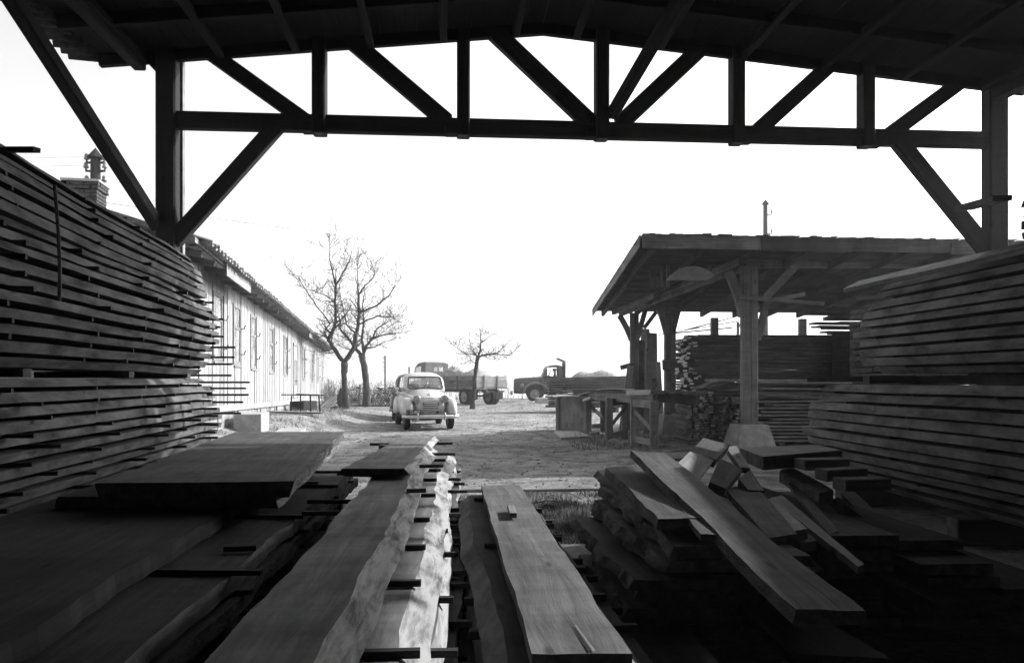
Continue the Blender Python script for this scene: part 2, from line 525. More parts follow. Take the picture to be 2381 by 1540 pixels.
def slab(name, nl, nr, fr, fl, t, mats, parent=None, nseg=26, ncross=3, wob=0.0, wane=0.0, seed=1, cup=0.0):
    """Plank whose top is the quad near-left, near-right, far-right, far-left (world points)."""
    nl, nr, fr, fl = map(Vector, (nl, nr, fr, fl))
    a, b = (nl + nr) / 2, (fl + fr) / 2
    up = (b - a).cross((nl - nr)).normalized()
    if up.z < 0:
        up = -up
    fm = frame((a + b) / 2, b - a, up)
    inv = fm.inverted()
    r = random.Random(seed); s1, s2 = r.uniform(0, 99), r.uniform(0, 99)
    lat = fm.col[1].to_3d()          # local Y: to the left
    vs, fs, idx = [], [], []
    n = ncross + 1
    for i in range(nseg + 1):
        u = i / nseg
        pl, pr = nl.lerp(fl, u), nr.lerp(fr, u)
        x = u * (b - a).length
        dl = wob * nz(x * 1.2, s1) + 0.4 * wob * nz(x * 4.5, s1, 2) + 0.22 * wob * nz(x * 14, s1, 4)
        dr = wob * nz(x * 1.2, s2) + 0.4 * wob * nz(x * 4.5, s2, 2) + 0.22 * wob * nz(x * 14, s2, 4)
        pl = pl + lat * dl
        pr = pr - lat * dr
        for j in range(n):
            q = j / ncross
            p = pl.lerp(pr, q)
            p = p + up * (cup * (4 * (q - 0.5) ** 2) + 0.006 * nz(x, q * 2, s1))
            vs.append(inv @ p)
        wl = wane * (1 + 0.6 * nz(x * 2.2, s1, 8)); wr = wane * (1 + 0.6 * nz(x * 2.2, s2, 8))
        vs.append(inv @ (pr - lat * wr - up * t))
        vs.append(inv @ (pl + lat * wl - up * t))
    m_ = n + 2
    for i in range(nseg):
        A, B = i * m_, (i + 1) * m_
        for j in range(ncross):
            fs.append((A + j, A + j + 1, B + j + 1, B + j)); idx.append(0)
        fs.append((A + n - 1, A + n, B + n, B + n - 1)); idx.append(1)
        fs.append((A + n, A + n + 1, B + n + 1, B + n)); idx.append(0)
        fs.append((A + n + 1, A, B, B + n + 1)); idx.append(1)
    fs.append(tuple(range(m_ - 1, -1, -1))); idx.append(2)
    e = nseg * m_
    fs.append(tuple(range(e, e + m_))); idx.append(2)
    return put(name, mk(vs, fs, mats, idx), fm, parent)

WOODSET = [M['plank'], M['wane'], M['end']]
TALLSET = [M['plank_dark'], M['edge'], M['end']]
DARKSET = [M['plank_dark'], M['bark'], M['end']]
SAWN = [M['plank'], M['plank'], M['end']]
SAWN_D = [M['plank_dark'], M['plank_dark'], M['end']]
PALE = [M['plank_pale'], M['plank_pale'], M['plank']]

def boule(name, p_near, p_far, R, zc, ztop, zbot, t, gap, label, group=None, mats=None, wob=0.03, droop=0.0,
          stick_sides=(1,), stick_out=(0.02, 0.12), nstick=6, seed=1, squash=1.0, far_jit=0.1, cat='lumber stack', bulge_end=0.0, wmin=0.1, nseg=16, rag=0.0, flush=0.0):
    """A log sawn through and restacked with stickers between its planks.
    R: log radius; planks run from zbot up to ztop; stick_sides +1 = right of the run."""
    mats = mats or TALLSET
    r = random.Random(seed)
    p_near, p_far = Vector(p_near), Vector(p_far)
    mid = (p_near + p_far) / 2
    root = thing(name, (mid.x, mid.y, max(0.0, min(zbot, 0.0))), label, cat, group)
    d = Vector((p_far.x - p_near.x, p_far.y - p_near.y, 0))
    Lh = d.length
    fm0 = frame(Vector((mid.x, mid.y, 0)), d)
    n_ = max(1, int(round((ztop - zbot - t) / (t + gap))))
    gap = (ztop - zbot - (n_ + 1) * t) / n_
    z = zbot + t
    k = 0
    sx = r.uniform(0, 50)
    while z <= ztop + 1e-4:
        def hw(zz):
            q = max(0.0, 1 - ((zz - zc) / R) ** 2)
            return max(wmin, R * squash * math.sqrt(q))
        wt, wb = hw(z), hw(z - t)
        lj = r.uniform(-far_jit, far_jit)
        t_ = t * r.uniform(0.82, 1.1)
        endcut = bulge_end * (1 - math.sqrt(max(0, 1 - ((z - t / 2 - zc) / R) ** 2))) if bulge_end else 0
        vs, fs, idx = [], [], []
        s1, s2 = r.uniform(0, 99), r.uniform(0, 99)
        off = r.uniform(-0.035, 0.035)
        for i in range(nseg + 1):
            u = i / nseg
            x = (u - 0.5) * (Lh - endcut) - endcut / 2 + lj
            c = 0.05 * nz(x * 0.35, sx) + off - flush * (wt - hw(ztop))
            c2 = c - flush * (wb - wt)
            rr = 1 + 0.05 * nz(x * 0.5, sx, 3)
            a1 = wob * (nz(x * 1.2, s1) + 0.4 * nz(x * 4, s1, 2)) + rag * nz(x * 12, s1, 6)
            a2 = wob * (nz(x * 1.2, s2) + 0.4 * nz(x * 4, s2, 2)) + rag * nz(x * 12, s2, 6)
            zz = -droop * smooth((u - 0.62) / 0.38) ** 1.5 * (0.5 + 0.5 * (z - zbot) / max(0.01, ztop - zbot)) + 0.008 * nz(x * 0.7, sx, 5)
            vs += [(x, c - wt * rr - a1, zz), (x, c + wt * rr + a2, zz), (x, c2 + wb * rr + a2 * 0.7, zz - t_), (x, c2 - wb * rr - a1 * 0.7, zz - t_)]
        for i in range(nseg):
            A, B = i * 4, i * 4 + 4
            for q in range(4):
                q2 = (q + 1) % 4
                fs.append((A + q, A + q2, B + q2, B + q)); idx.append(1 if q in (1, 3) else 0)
        fs.append((3, 2, 1, 0)); idx.append(2)
        e = nseg * 4
        fs.append((e, e + 1, e + 2, e + 3)); idx.append(2)
        m = fm0.copy(); m.translation = Vector((mid.x, mid.y, z))
        put('plank', mk(vs, fs, mats, idx), m, root)
        # stickers above this plank
        if z + gap + t <= ztop + 1e-4:
            for q in range(nstick):
                u = (q + 0.5) / nstick + r.uniform(-0.03, 0.03)
                x = (u - 0.5) * Lh
                dz = -droop * smooth((u - 0.62) / 0.38) ** 1.5 * (0.5 + 0.5 * (z - zbot) / max(0.01, ztop - zbot))
                ol = r.uniform(*stick_out) if -1 in stick_sides else -0.03
                orr = r.uniform(*stick_out) if 1 in stick_sides else -0.03
                y1, y0 = wt + ol - flush * (wt - hw(ztop)), -(wt + orr) - flush * (wt - hw(ztop))
                ln = y1 - y0
                mm = fm0 @ Matrix.Translation((x, (y0 + y1) / 2, 0)) @ Matrix.Rotation(math.pi / 2 + r.uniform(-0.05, 0.05), 4, 'Z')
                mm.translation.z = z + gap / 2 + dz
                put('sticker', box_mesh(round(ln, 2), 0.03, gap - 0.003, M['sticker'], 0), mm, root)
        z += t + gap
        k += 1
    return root

# ================================================================== THE SETTING
def axis_steps(segs):
    out = []
    for a, b, s in segs:
        n = max(1, int(round((b - a) / s)))
        out += [a + (b - a) * i / n for i in range(n)]
    out.append(segs[-1][1])
    return out
xs = axis_steps([(-1800, -300, 250), (-300, -60, 30), (-60, -14, 3), (-14, -6, 0.5), (-6, 6, 0.2), (6, 16, 0.5), (16, 60, 3), (60, 300, 30), (300, 1800, 250)])
ys = axis_steps([(-200, -20, 20), (-20, 2, 1.0), (2, 6, 0.4), (6, 26, 0.2), (26, 60, 0.6), (60, 140, 4), (140, 400, 26), (400, 2400, 200)])
gv = [(x, y, gh(x, y)) for y in ys for x in xs]
nx = len(xs)
gf = [(j * nx + i, j * nx + i + 1, (j + 1) * nx + i + 1, (j + 1) * nx + i) for j in range(len(ys) - 1) for i in range(nx - 1)]
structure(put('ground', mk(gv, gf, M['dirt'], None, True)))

# ------------------------------------------------------------------ the open timber shed over the camera
TL, TR = W(390, 280, 10.5), W(2312, 328, 11.4)          # bottom chord meets the posts
CHZ = (TL.z + TR.z) / 2
tdir = Vector((TR.x - TL.x, TR.y - TL.y, 0)).normalized()
def T(px, py, dd=0.0):
    """Point of the truss plane seen at a pixel, dd metres towards the camera."""
    o = Vector((0, 0, CZ)); ray = W(px, py, 1.0) - o
    nrm = Vector((-tdir.y, tdir.x, 0))
    p0 = Vector((TL.x, TL.y, 0))
    k = (p0 - o).dot(nrm) / ray.dot(nrm)
    p = o + ray * k
    return p + Vector((0.08, -1, 0)).normalized() * dd
shed = thing('timber_shed', (0.9, 11, 0), 'dark open timber shed roof on a lattice truss above the lumber stacks', 'shed')
TM = [M['timber'], M['end']]
N_ = Vector((-tdir.y, tdir.x, 0))
def member(name, x0, y0, x1, y1, wpx, depth=0.16, dd=0.0, parent=shed):
    a, b = T(x0, y0, dd), T(x1, y1, dd)
    w = wpx / F * (a.y + b.y) / 2
    d = b - a
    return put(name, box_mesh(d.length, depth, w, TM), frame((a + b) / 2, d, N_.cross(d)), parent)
# posts stand on the ground behind the stacks
for (px, w, nm) in ((390, 45, 'post'), (2312, 46, 'post')):
    top = T(px, 130 if px < 1000 else 190)
    beam(nm, (top.x, top.y, gh(top.x, top.y) - 0.05), (top.x, top.y, top.z + 0.15), w / F * top.y, 0.22, TM, shed, up=tdir.cross(Vector((0, 0, 1))))
# a second, paler post close behind the left one
p = T(414, 130, -0.16)
beam('post', (p.x, p.y, 0), (p.x, p.y, p.z), 0.05, 0.10, [M['timber_grey'], M['end']], shed, up=tdir.cross(Vector((0, 0, 1))))
member('bottom_chord', 395, 280, 2300, 327, 38, 0.15)
# uprights, pairs of planks running past the chord
for (px, yt, yb, w) in ((743, 92, 314, 31), (1077, 75, 319, 30), (1398, 66, 326, 31), (1712, 92, 336, 29), (2012, 140, 343, 28)):
    member('upright', px, yt, px, yb, w, 0.24)
for (x0, y0, x1, y1, w) in ((470, 110, 715, 285, 34), (805, 85, 1040, 285, 38), (1135, 62, 1375, 290, 40),
                            (1655, 88, 1440, 290, 38), (1955, 128, 1760, 305, 36), (2250, 178, 2060, 318, 34)):
    member('diagonal', x0, y0, x1, y1, w, 0.14)
for (x0, y0, x1, y1, w) in ((645, 292, 405, 560, 36), (2085, 325, 2300, 590, 36)):
    member('knee_brace', x0, y0, x1, y1, w, 0.15)
# short packing pieces under the chord, at the foot of each diagonal
for (px, py, w) in ((722, 300, 38), (1055, 306, 40), (1395, 314, 66), (1728, 325, 36), (2030, 334, 30)):
    a, b = T(px - w / 2, py), T(px + w / 2, py)
    beam('packing_block', a, b, 0.2, 0.10, TM, shed)
member('knee_brace', 340, 128, 375, 165, 22, 0.14)
# braces that run from the truss back over the camera
a = T(368, 528); b = L(-4.75, 7.2, 5.2); b = W(48, 30, 8.0)
beam('wind_brace', a, b + (b - a) * 0.25, 0.15, 0.15, TM, shed)
a = T(1417, 275, 0.1); b = W(1560, 32, 9.55)
beam('wind_brace', a, b + (b - a) * 0.12, 0.14, 0.14, TM, shed)

# roof: two slopes over rafters and purlins, from just beyond the truss to well behind the camera
AXV = Vector((AX, 1, 0)).normalized()
def roof_pt(px, py, back=0.0, lift=0.0):
    p = T(px, py)
    return Vector((p.x, p.y, p.z + lift)) - AXV * back
LE, RI, RE = T(232, 138), T(1262, 64), T(2380, 205)
BACK = 24.0
def roof_slope(A, B, flip):
    """A: eave end, B: ridge end of the far edge."""
    d = B - A
    n = int(d.length / 0.24)
    up = d.cross(AXV); up = up if up.z > 0 else -up
    up.normalize()
    roof = shed
    # boards run along the shed, visible from below
    for i in range(n):
        u0 = (i + 0.5) / n
        c = A + d * u0 + up * 0.06 - AXV * (BACK / 2 - 0.25 + rnd.uniform(-0.03, 0.03))
        fm = frame(c, AXV, up)
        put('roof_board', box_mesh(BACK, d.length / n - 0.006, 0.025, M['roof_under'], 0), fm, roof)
    c = (A + B) / 2 + up * 0.11 - AXV * (BACK / 2 - 0.22)
    put('roof_covering', box_mesh(BACK, d.length + 0.15, 0.05, M['tarp'], 0), frame(c, AXV, up), roof)
    # rafters parallel to the truss
    for k in range(9):
        o = -AXV * (0.02 + k * 1.1)
        h = 0.15
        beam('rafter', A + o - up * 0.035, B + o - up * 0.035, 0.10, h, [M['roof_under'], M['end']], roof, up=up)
    # purlins along the shed
    m = 6
    for q in range(m):
        u = (q + 0.6) / m
        c0 = A + d * u - up * 0.09 - AXV * 0.06
        beam('purlin', c0, c0 - AXV * 12, 0.09, 0.10, [M['roof_under'], M['end']], roof, up=up)
roof_slope(LE, RI, 1)
roof_slope(RE, RI, -1)
# pantiles hanging over the left eave: each a curved tile, one lapping the next
def tile_mesh(w=0.24, l=0.36, t=0.018, mat_='tile'):
    vs, fs = [], []
    n = 8
    for j in (0, 1):
        for s in (0, 1):
            for i in range(n + 1):
                u = i / n
                z = 0.03 * math.sin(u * 2 * math.pi) - s * t
                vs.append(((u - 0.5) * w, (j - 0.5) * l, z))
    r = n + 1
    for i in range(n):
        fs.append((i, i + 1, 2 * r + i + 1, 2 * r + i))
        fs.append((r + i + 1, r + i, 3 * r + i, 3 * r + i + 1))
        fs.append((i + 1, i, r + i, r + i + 1)); fs.append((2 * r + i, 2 * r + i + 1, 3 * r + i + 1, 3 * r + i))
    fs.append((0, 2 * r, 3 * r, r)); fs.append((n, r + n, 3 * r + n, 2 * r + n))
    return mk(vs, fs, M[mat_], None, True)
TILE = tile_mesh()
TILE_D = tile_mesh(0.27, 0.36, 0.02, 'tile_dark')
d = (RI - LE)
upn = d.cross(AXV); upn = (upn if upn.z > 0 else -upn).normalized()
for k in range(40):
    c = LE - d.normalized() * 0.16 - AXV * (0.1 + k * 0.2) + upn * (0.05 + rnd.uniform(-0.01, 0.01))
    x = AXV; y = d.normalized(); z = x.cross(y)
    if z.z < 0:
        z = -z
    m3 = Matrix((x, z.cross(x), z)).transposed().to_4x4()
    m3.translation = c
    put('roof_tile', TILE_D, m3 @ Matrix.Rotation(0.2 + rnd.uniform(-0.04, 0.04), 4, 'Y') @ Matrix.Rotation(0.3, 4, 'Z'), shed)
# posts and plates of the bays behind the camera carry the roof
for bay in (1, 2, 3):
    off = -AXV * (6.6 * bay)
    for P in (TL, TR):
        q = Vector((P.x, P.y, 0)) + off
        if bay > 1 or P is TL:
            pass
        lat = -0.9 if P is TL else 0.9
        q.x += lat
        beam('post', (q.x, q.y, -0.05), (q.x, q.y, 5.45), 0.22, 0.22, TM, shed)
for P, s in ((LE, 0.5), (RE, -0.5)):
    a = P + d.normalized() * s - upn * 0.10
    beam('wall_plate', a, a - AXV * 21, 0.16, 0.18, TM, shed)
# boarded side walls, out of view, added to cut the sky light inside
for (P, y_end) in ((LE, 7.4), (RE, 4.4)):
    yy = y_end
    k_ = 0
    while yy > -11.5:
        x_ = P.x + AX * (yy - P.y)
        put('side_board', box_mesh(5.4, 0.39, 0.03, M['timber'], 0), frame(Vector((x_, yy, 2.7)), Vector((0, 0, 1)), Vector((1, 0.08, 0))), shed)
        yy -= 0.4
# boarded gable at the closed end behind the camera
gb = -AXV * (BACK - 1)
gA, gB = LE + gb, RE + gb
nb = 46
for i in range(nb):
    u = (i + 0.5) / nb
    q = gA.lerp(gB, u)
    zt = 5.35 + 0.6 * (1 - abs(2 * u - 1))
    put('gable_board', box_mesh(round(zt, 2), (gB - gA).length / nb - 0.006, 0.03, M['timber'], 0), frame(Vector((q.x, q.y, zt / 2)), Vector((0, 0, 1)), AXV), shed)

# ------------------------------------------------------------------ limewashed barracks on the left
def bw_pt(dp, z=0.0, out=0.0):
    """Point of the barracks' long wall at depth dp, out metres in front of it."""
    n = Vector((1, 0.168, 0)).normalized()
    return Vector((-3.16 - 0.168 * dp, dp, z)) + n * out
BU = Vector((-0.168, 1, 0)).normalized()
BN = Vector((1, 0.168, 0)).normalized()
B0, B1 = 12.2, 47.0
def sill_z(dp): return 0.82 - 0.019 * (dp - 16.5)
def wt_z(dp): return 3.02 - 0.018 * (dp - 17.9)
def wb_z(dp): return 1.68 - 0.019 * (dp - 17.9)
def top_z(dp): return 3.36 - 0.010 * (dp - 17)
bar = thing('barracks', bw_pt(30, 0), 'long single-storey limewashed board barracks with tall windows and tiled roof', 'building')
win_d = [15.8, 17.95, 20.3, 23.7, 27.4, 34.2, 38.6, 42.2, 45.4]
door_d = 30.6
openings = [(w - 0.46, w + 0.46, wb_z(w), wt_z(w)) for w in win_d] + [(door_d - 0.75, door_d + 0.75, sill_z(door_d) + 0.08, 2.62)]
# vertical boards with cover battens, cut round the openings
dp = B0
step = 0.40
k = 0
while dp < B1 - 0.1:
    st = step * rnd.uniform(0.85, 1.15)
    c = dp + st / 2
    segs = [(sill_z(c), top_z(c) + 0.12)]
    for (a, b, z0, z1) in openings:
        if a - 0.12 < c < b + 0.12:
            segs = [(segs[0][0], z0), (z1, segs[0][1])]
    for (z0, z1) in segs:
        if z1 - z0 > 0.05:
            q = bw_pt(c, (z0 + z1) / 2, rnd.uniform(-0.008, 0.006))
            put('wall_board', box_mesh(round(z1 - z0, 2), round(st - 0.045, 2), 0.025, M['white_board'], 0), frame(q, Vector((0, 0, 1)), BN), bar)
    if len(segs) == 1:
        q = bw_pt(dp, (segs[0][0] + segs[0][1]) / 2, -0.022)
        put('joint_strip', box_mesh(round(segs[0][1] - segs[0][0], 2), 0.06, 0.02, M['batten'], 0), frame(q, Vector((0, 0, 1)), BN), bar)
    dp += st
    k += 1
# carcass behind the boards, end walls, sill, plinth
zt = 3.3
depth_b = 5.6
mid = bw_pt((B0 + B1) / 2, 0, -depth_b / 2 - 0.05)
put('carcass', box_mesh((B1 - B0) * 1.014 - 0.1, depth_b, 2.9, M['white_board'], 0), frame(mid + Vector((0, 0, 1.75)), BU), bar)
a, b = bw_pt(B0, sill_z(B0) - 0.06, 0.03), bw_pt(B1, sill_z(B1) - 0.06, 0.03)
beam('sill_beam', a, b, 0.10, 0.13, [M['white_board'], M['end']], bar)
nseg = 30
for i in range(nseg):
    d0, d1 = B0 + (B1 - B0) * i / nseg, B0 + (B1 - B0) * (i + 1) / nseg
    c = (d0 + d1) / 2
    q = bw_pt(c, 0)
    g = gh(q.x, q.y) - 0.15
    h = sill_z(c) - 0.12 - g
    if i % 3 != 1:
        put('plinth_board', box_mesh((d1 - d0) * 1.0, 0.10, h, M['plaster'], 0), frame(bw_pt(c, g + h / 2, -0.03 + 0.01 * (i % 2)), BU), bar)
    else:
        for s in (-0.36, -0.12, 0.12, 0.36):
            put('plinth_board', box_mesh(0.2, 0.06, h, M['plaster'], 0), frame(bw_pt(c + s, g + h / 2, -0.02 + rnd.uniform(-0.01, 0.01)), BU), bar)
        put('plinth_board', box_mesh((d1 - d0) * 0.98, 0.03, h, M['batten'], 0), frame(bw_pt(c, g + h / 2, -0.12), BU), bar)
# windows: outward casements with a transom, hooks beside them
def bbar(mb, c, su, sv, sw):
    rot = Matrix((BU, BN, Vector((0, 0, 1)))).transposed()
    mb.box(c, su, sv, sw, 0, rot)
for w in win_d:
    z0, z1 = wb_z(w), wt_z(w)
    h = z1 - z0
    hw_ = 0.40
    mb = MB()
    o = bw_pt(w, 0, 0)
    for s in (-1, 1):
        bbar(mb, bw_pt(w + s * hw_, (z0 + z1) / 2, -0.012), 0.07, 0.045, h)
    bbar(mb, bw_pt(w, z1 - 0.035, -0.011), 0.74, 0.045, 0.07)
    bbar(mb, bw_pt(w, z0 + 0.035, -0.011), 0.74, 0.045, 0.07)
    bbar(mb, bw_pt(w, z0 + 0.62 * h, -0.010), 0.74, 0.04, 0.06)
    bbar(mb, bw_pt(w, z0 - 0.03, 0.005), 0.95, 0.07, 0.04)
    fr = mb.build('window', M['white_frame'], None, bar)
    for (za, zb) in ((z0 + 0.07, z0 + 0.62 * h - 0.03), (z0 + 0.62 * h + 0.03, z1 - 0.07)):
        put('pane', box_mesh(0.73, 0.012, round(zb - za, 2), M['pane'], 0), frame(bw_pt(w, (za + zb) / 2, -0.013), BU), fr)
    for zz in (z0 + 0.25, z1 - 0.5):
        hb = MB()
        a = bw_pt(w + hw_ + 0.10, zz, 0.02)
        hb.tube([a, a + BN * 0.06, a + BN * 0.09 + Vector((0, 0, 0.09))], 0.012, 5)
        hb.build('hook', M['iron'], None, fr)
    for s in (-1, 1):
        put('casing', box_mesh(round(h + 0.1, 2), 0.40, 0.02, M['white_board'], 0), frame(bw_pt(w + s * (hw_ + 0.235), (z0 + z1) / 2, -0.022), Vector((0, 0, 1)), BN), bar)
    # dark cover strips down both sides
    for s in (-1, 1):
        put('joint_strip', box_mesh(round(h, 2), 0.03, 0.02, M['batten'], 0), frame(bw_pt(w + s * (hw_ + 0.048), (z0 + z1) / 2, -0.004), Vector((0, 0, 1)), BN), bar)
# double door with two narrow dark lights
dz0, dz1 = sill_z(door_d) + 0.10, 2.62
for s in (-1, 1):
    leaf = put('door', box_mesh(0.72, 0.05, round(dz1 - dz0, 2), M['white_board'], 0), frame(bw_pt(door_d + s * 0.365, (dz0 + dz1) / 2, 0.0), BU), bar)
    put('pane', box_mesh(0.17, 0.02, 0.95, M['dark_pane'], 0), frame(bw_pt(door_d + s * 0.30, 1.62, 0.03), BU), leaf)
    hb = MB(); a = bw_pt(door_d + s * 0.06, 1.3, 0.03); hb.tube([a, a + BN * 0.05, a + BN * 0.05 + BU * (s * 0.1)], 0.015, 5)
    hb.build('handle', M['iron'], None, leaf)
put('door_lintel', box_mesh(1.7, 0.05, 0.1, M['white_frame'], 0), frame(bw_pt(door_d, dz1 + 0.06, 0.02), BU), bar)
put('door_step', box_mesh(1.9, 0.6, 0.22, M['concrete'], 0.01), frame(bw_pt(door_d, gh(*bw_pt(door_d).xy) + 0.1, 0.42), BU), bar)
# roof: shallow, tiles only seen edge-on along the eave
EO = 0.42
pit = 0.30
rf = None
for side in (0, 1):
    vs, fs = [], []
    half = depth_b / 2 + EO
    o0, o1 = (EO, -depth_b / 2) if side == 0 else (-depth_b - EO, -depth_b / 2)
    for dpv in (B0 - 0.3, B1 + 0.3):
        for (oo, dz) in ((o0, 0), (o1, half * pit)):
            p = bw_pt(dpv, top_z(dpv) + dz - 0.0, oo)
            vs += [p, p + Vector((0, 0, 0.08))]
    fs = [(0, 1, 5, 4), (2, 6, 7, 3), (0, 4, 6, 2), (1, 3, 7, 5), (0, 2, 3, 1), (4, 5, 7, 6)]
    o = put('roof', mk(vs, fs, M['tile']), None, bar)
    rf = rf or o
n = int((B1 - B0) / 0.29)
for i in range(n):
    dpv = B0 + 0.1 + i * 0.29
    for row in range(2):
        p = bw_pt(dpv, top_z(dpv) + 0.125 + row * 0.3 * pit + rnd.uniform(-0.015, 0.02), EO - 0.05 - row * 0.3)
        fm = Matrix((BU, -BN, Vector((0, 0, 1)))).transposed().to_4x4()
        fm.translation = p
        fm = fm @ Matrix.Rotation(math.atan(pit) + rnd.uniform(-0.05, 0.05), 4, 'X') @ Matrix.Rotation(0.06 + rnd.uniform(-0.06, 0.06), 4, 'Y') @ Matrix.Scale(1.3, 4)
        put('roof_tile', TILE, fm, rf)
for i in range(36):
    dpv = B0 + 0.4 + i * 0.97
    p0, p1 = bw_pt(dpv, top_z(dpv) - 0.07, EO - 0.04), bw_pt(dpv, top_z(dpv) + 0.06, -0.3)
    beam('rafter_tail', p0, p1, 0.07, 0.10, [M['timber_grey'], M['end']], bar)
for (da, db) in ((14.2, 16.9), (31.5, 33.6)):
    beam('fascia_board', bw_pt(da, top_z(da) - 0.06, EO + 0.03), bw_pt(db, top_z(db) - 0.06, EO + 0.03), 0.03, 0.24, [M['plank_pale'], M['end']], bar)
beam('eave_board', bw_pt(B0, top_z(B0) + 0.0, EO - 0.10), bw_pt(B1, top_z(B1) + 0.0, EO - 0.10), 0.12, 0.03, [M['timber_grey'], M['end']], bar)
# chimney of bricks on the ridge
CC = W(200, 430, 16.6)
ch = put('chimney', box_mesh(1.7, 0.50, 0.50, M['mortar'], 0), frame(Vector((CC.x, CC.y, CC.z - 0.85)), Vector((0, 0, 1)), BN), bar)
BRK = box_mesh(0.235, 0.115, 0.062, M['brick'], 0.006)
BRH = box_mesh(0.115, 0.115, 0.062, M['brick'], 0.006)
ct = CC.z + 0.0
for c_ in range(16):
    zc_ = ct - 0.035 - c_ * 0.075
    wdt = 0.30 if c_ > 1 else 0.34
    for s in (-1, 1):
        for q in (-0.25, 0.0, 0.25):
            sh = 0.06 if c_ % 2 else -0.06
            for axis_ in (0, 1):
                a_, b_ = (BU, BN) if axis_ == 0 else (BN, BU)
                pos = q + sh
                if abs(pos) + 0.118 > wdt + 0.02:
                    pos = math.copysign(wdt - 0.06, pos)
                    me = BRH
                else:
                    me = BRK
                p = Vector((CC.x, CC.y, zc_)) + a_ * pos + b_ * (s * (wdt - 0.055))
                put('brick', me, frame(p, a_), ch)
put('chimney_cap', box_mesh(0.74, 0.74, 0.05, M['concrete'], 0.01), frame(Vector((CC.x, CC.y, ct + 0.028)), BU), ch)
# concrete steps at the hidden door
st = thing('concrete_steps', bw_pt(17.2, 0.4, 1.0), 'two pale concrete steps against the barracks plinth beside the board stack', 'steps')
q = W(560, 960, 17.2)
for i, (out, hgt, ln) in enumerate(((1.25, 0.20, 1.5), (0.72, 0.42, 1.25))):
    g = gh(*bw_pt(17.0, 0, out).xy) - 0.08
    put('step', box_mesh(ln, 0.55, hgt + 0.08, M['concrete'], 0.012), frame(bw_pt(17.0, g + (hgt + 0.08) / 2, out - 0.25 * i), BU), st)

# ------------------------------------------------------------------ open lumber shed on the right
shed2 = thing('lumber_shed', (4.6, 19, 0), 'open lumber shed with a low pitched roof on posts set in concrete blocks', 'shed')
FL, BL, FR = W(1492, 562, 13.5), W(1380, 727, 22.0), W(2280, 575, 14.1)
fdir = (FR - FL); fdir.z = 0; fdir.normalize()
LENX = 13.5
FRc = FL + fdir * LENX
BRc = BL + fdir * LENX
rdir = (BL - FL)
rup = fdir.cross(rdir); rup = (rup if rup.z > 0 else -rup).normalized()
GM = [M['timber_grey'], M['end']]
nb = 34
for i in range(nb):                       # roof boards follow the front edge
    u = (i + 0.5) / nb
    a = FL + rdir * u; b = FRc + rdir * u
    beam('roof_board', a + rup * rnd.uniform(0.055, 0.062) - fdir * rnd.uniform(0, 0.06), b + rup * 0.058, rdir.length / nb - 0.008, 0.022, [M['plank_mid'], M['end']], shed2, up=rup, ch=0)
cv = [FL, FRc, BRc, BL]
put('roof_covering', mk([p + rup * 0.078 for p in cv] + [p + rup * 0.108 for p in cv], [(0, 1, 2, 3), (7, 6, 5, 4), (0, 4, 5, 1), (1, 5, 6, 2), (2, 6, 7, 3), (3, 7, 4, 0)], M['tarp']), None, shed2)
for k in range(15):                       # rafters
    o = fdir * (0.25 + k * 0.93)
    beam('rafter', FL + o + rdir.normalized() * 0.05 - rup * 0.02, BL + o - rup * 0.02, 0.08, 0.14, [M['plank_dark'], M['end']], shed2, up=rup)
# front fascia: overlapping boards and shingle ends
x0 = 0.0
k = 0
while x0 < LENX:
    ln = rnd.uniform(1.0, 2.1)
    a = FL + fdir * x0 - rup * (0.02 + 0.02 * (k % 2)) - rdir.normalized() * (0.03 + 0.015 * (k % 2)) + Vector((0, 0, 0.03))
    b = FL + fdir * min(LENX, x0 + ln + 0.1) - rup * (0.02 + 0.02 * (k % 2)) - rdir.normalized() * (0.03 + 0.015 * (k % 2)) + Vector((0, 0, 0.03))
    beam('fascia_board', a, b, 0.022, 0.24, [M['plank'] if x0 < 2 else M['plank_dark'], M['end']], shed2)
    x0 += ln; k += 1
x0 = 0.0
while x0 < LENX:
    w_ = rnd.uniform(0.10, 0.18)
    a = FL + fdir * (x0 + w_ / 2) + rup * rnd.uniform(0.115, 0.14) - rdir.normalized() * rnd.uniform(0.05, 0.1)
    beam('shingle', a, a + rdir.normalized() * 0.5, w_ - 0.01, 0.015, [M['plank'], M['plank']], shed2, up=rup, ch=0)
    x0 += w_
beam('verge_board', FL - fdir * 0.03 + rup * 0.02, BL - fdir * 0.03 + rup * 0.02, 0.025, 0.2, [M['plank'], M['end']], shed2, up=rup)
# posts on truncated concrete blocks
def pier(c, wb, wt_, h, name='concrete_base', parent=shed2):
    vs = []
    for (w_, z) in ((wb, -0.1), (wb * 0.985, 0.03), (wt_, h - 0.015), (wt_ - 0.03, h)):
        for (sx, sy) in ((-1, -1), (1, -1), (1, 1), (-1, 1)):
            vs.append((sx * w_ / 2, sy * w_ / 2, z))
    fs = [(12, 13, 14, 15)]
    for r_ in range(3):
        for k_ in range(4):
            k2 = (k_ + 1) % 4
            fs.append((r_ * 4 + k_, r_ * 4 + k2, r_ * 4 + 4 + k2, r_ * 4 + 4 + k_))
    return put(name, mk(vs, fs, M['concrete']), frame(c, Vector((1, 0.12, 0))), parent)
def under_roof(x, y):
    """Height of the roof's underside above a ground point."""
    p0 = FL
    n = rup
    return p0.z - ((x - p0.x) * n.x + (y - p0.y) * n.y) / n.z
P1 = W(1741, 1000, 15.2); P2 = W(1557, 990, 20.4); P3 = W(1474, 980, 21.5)
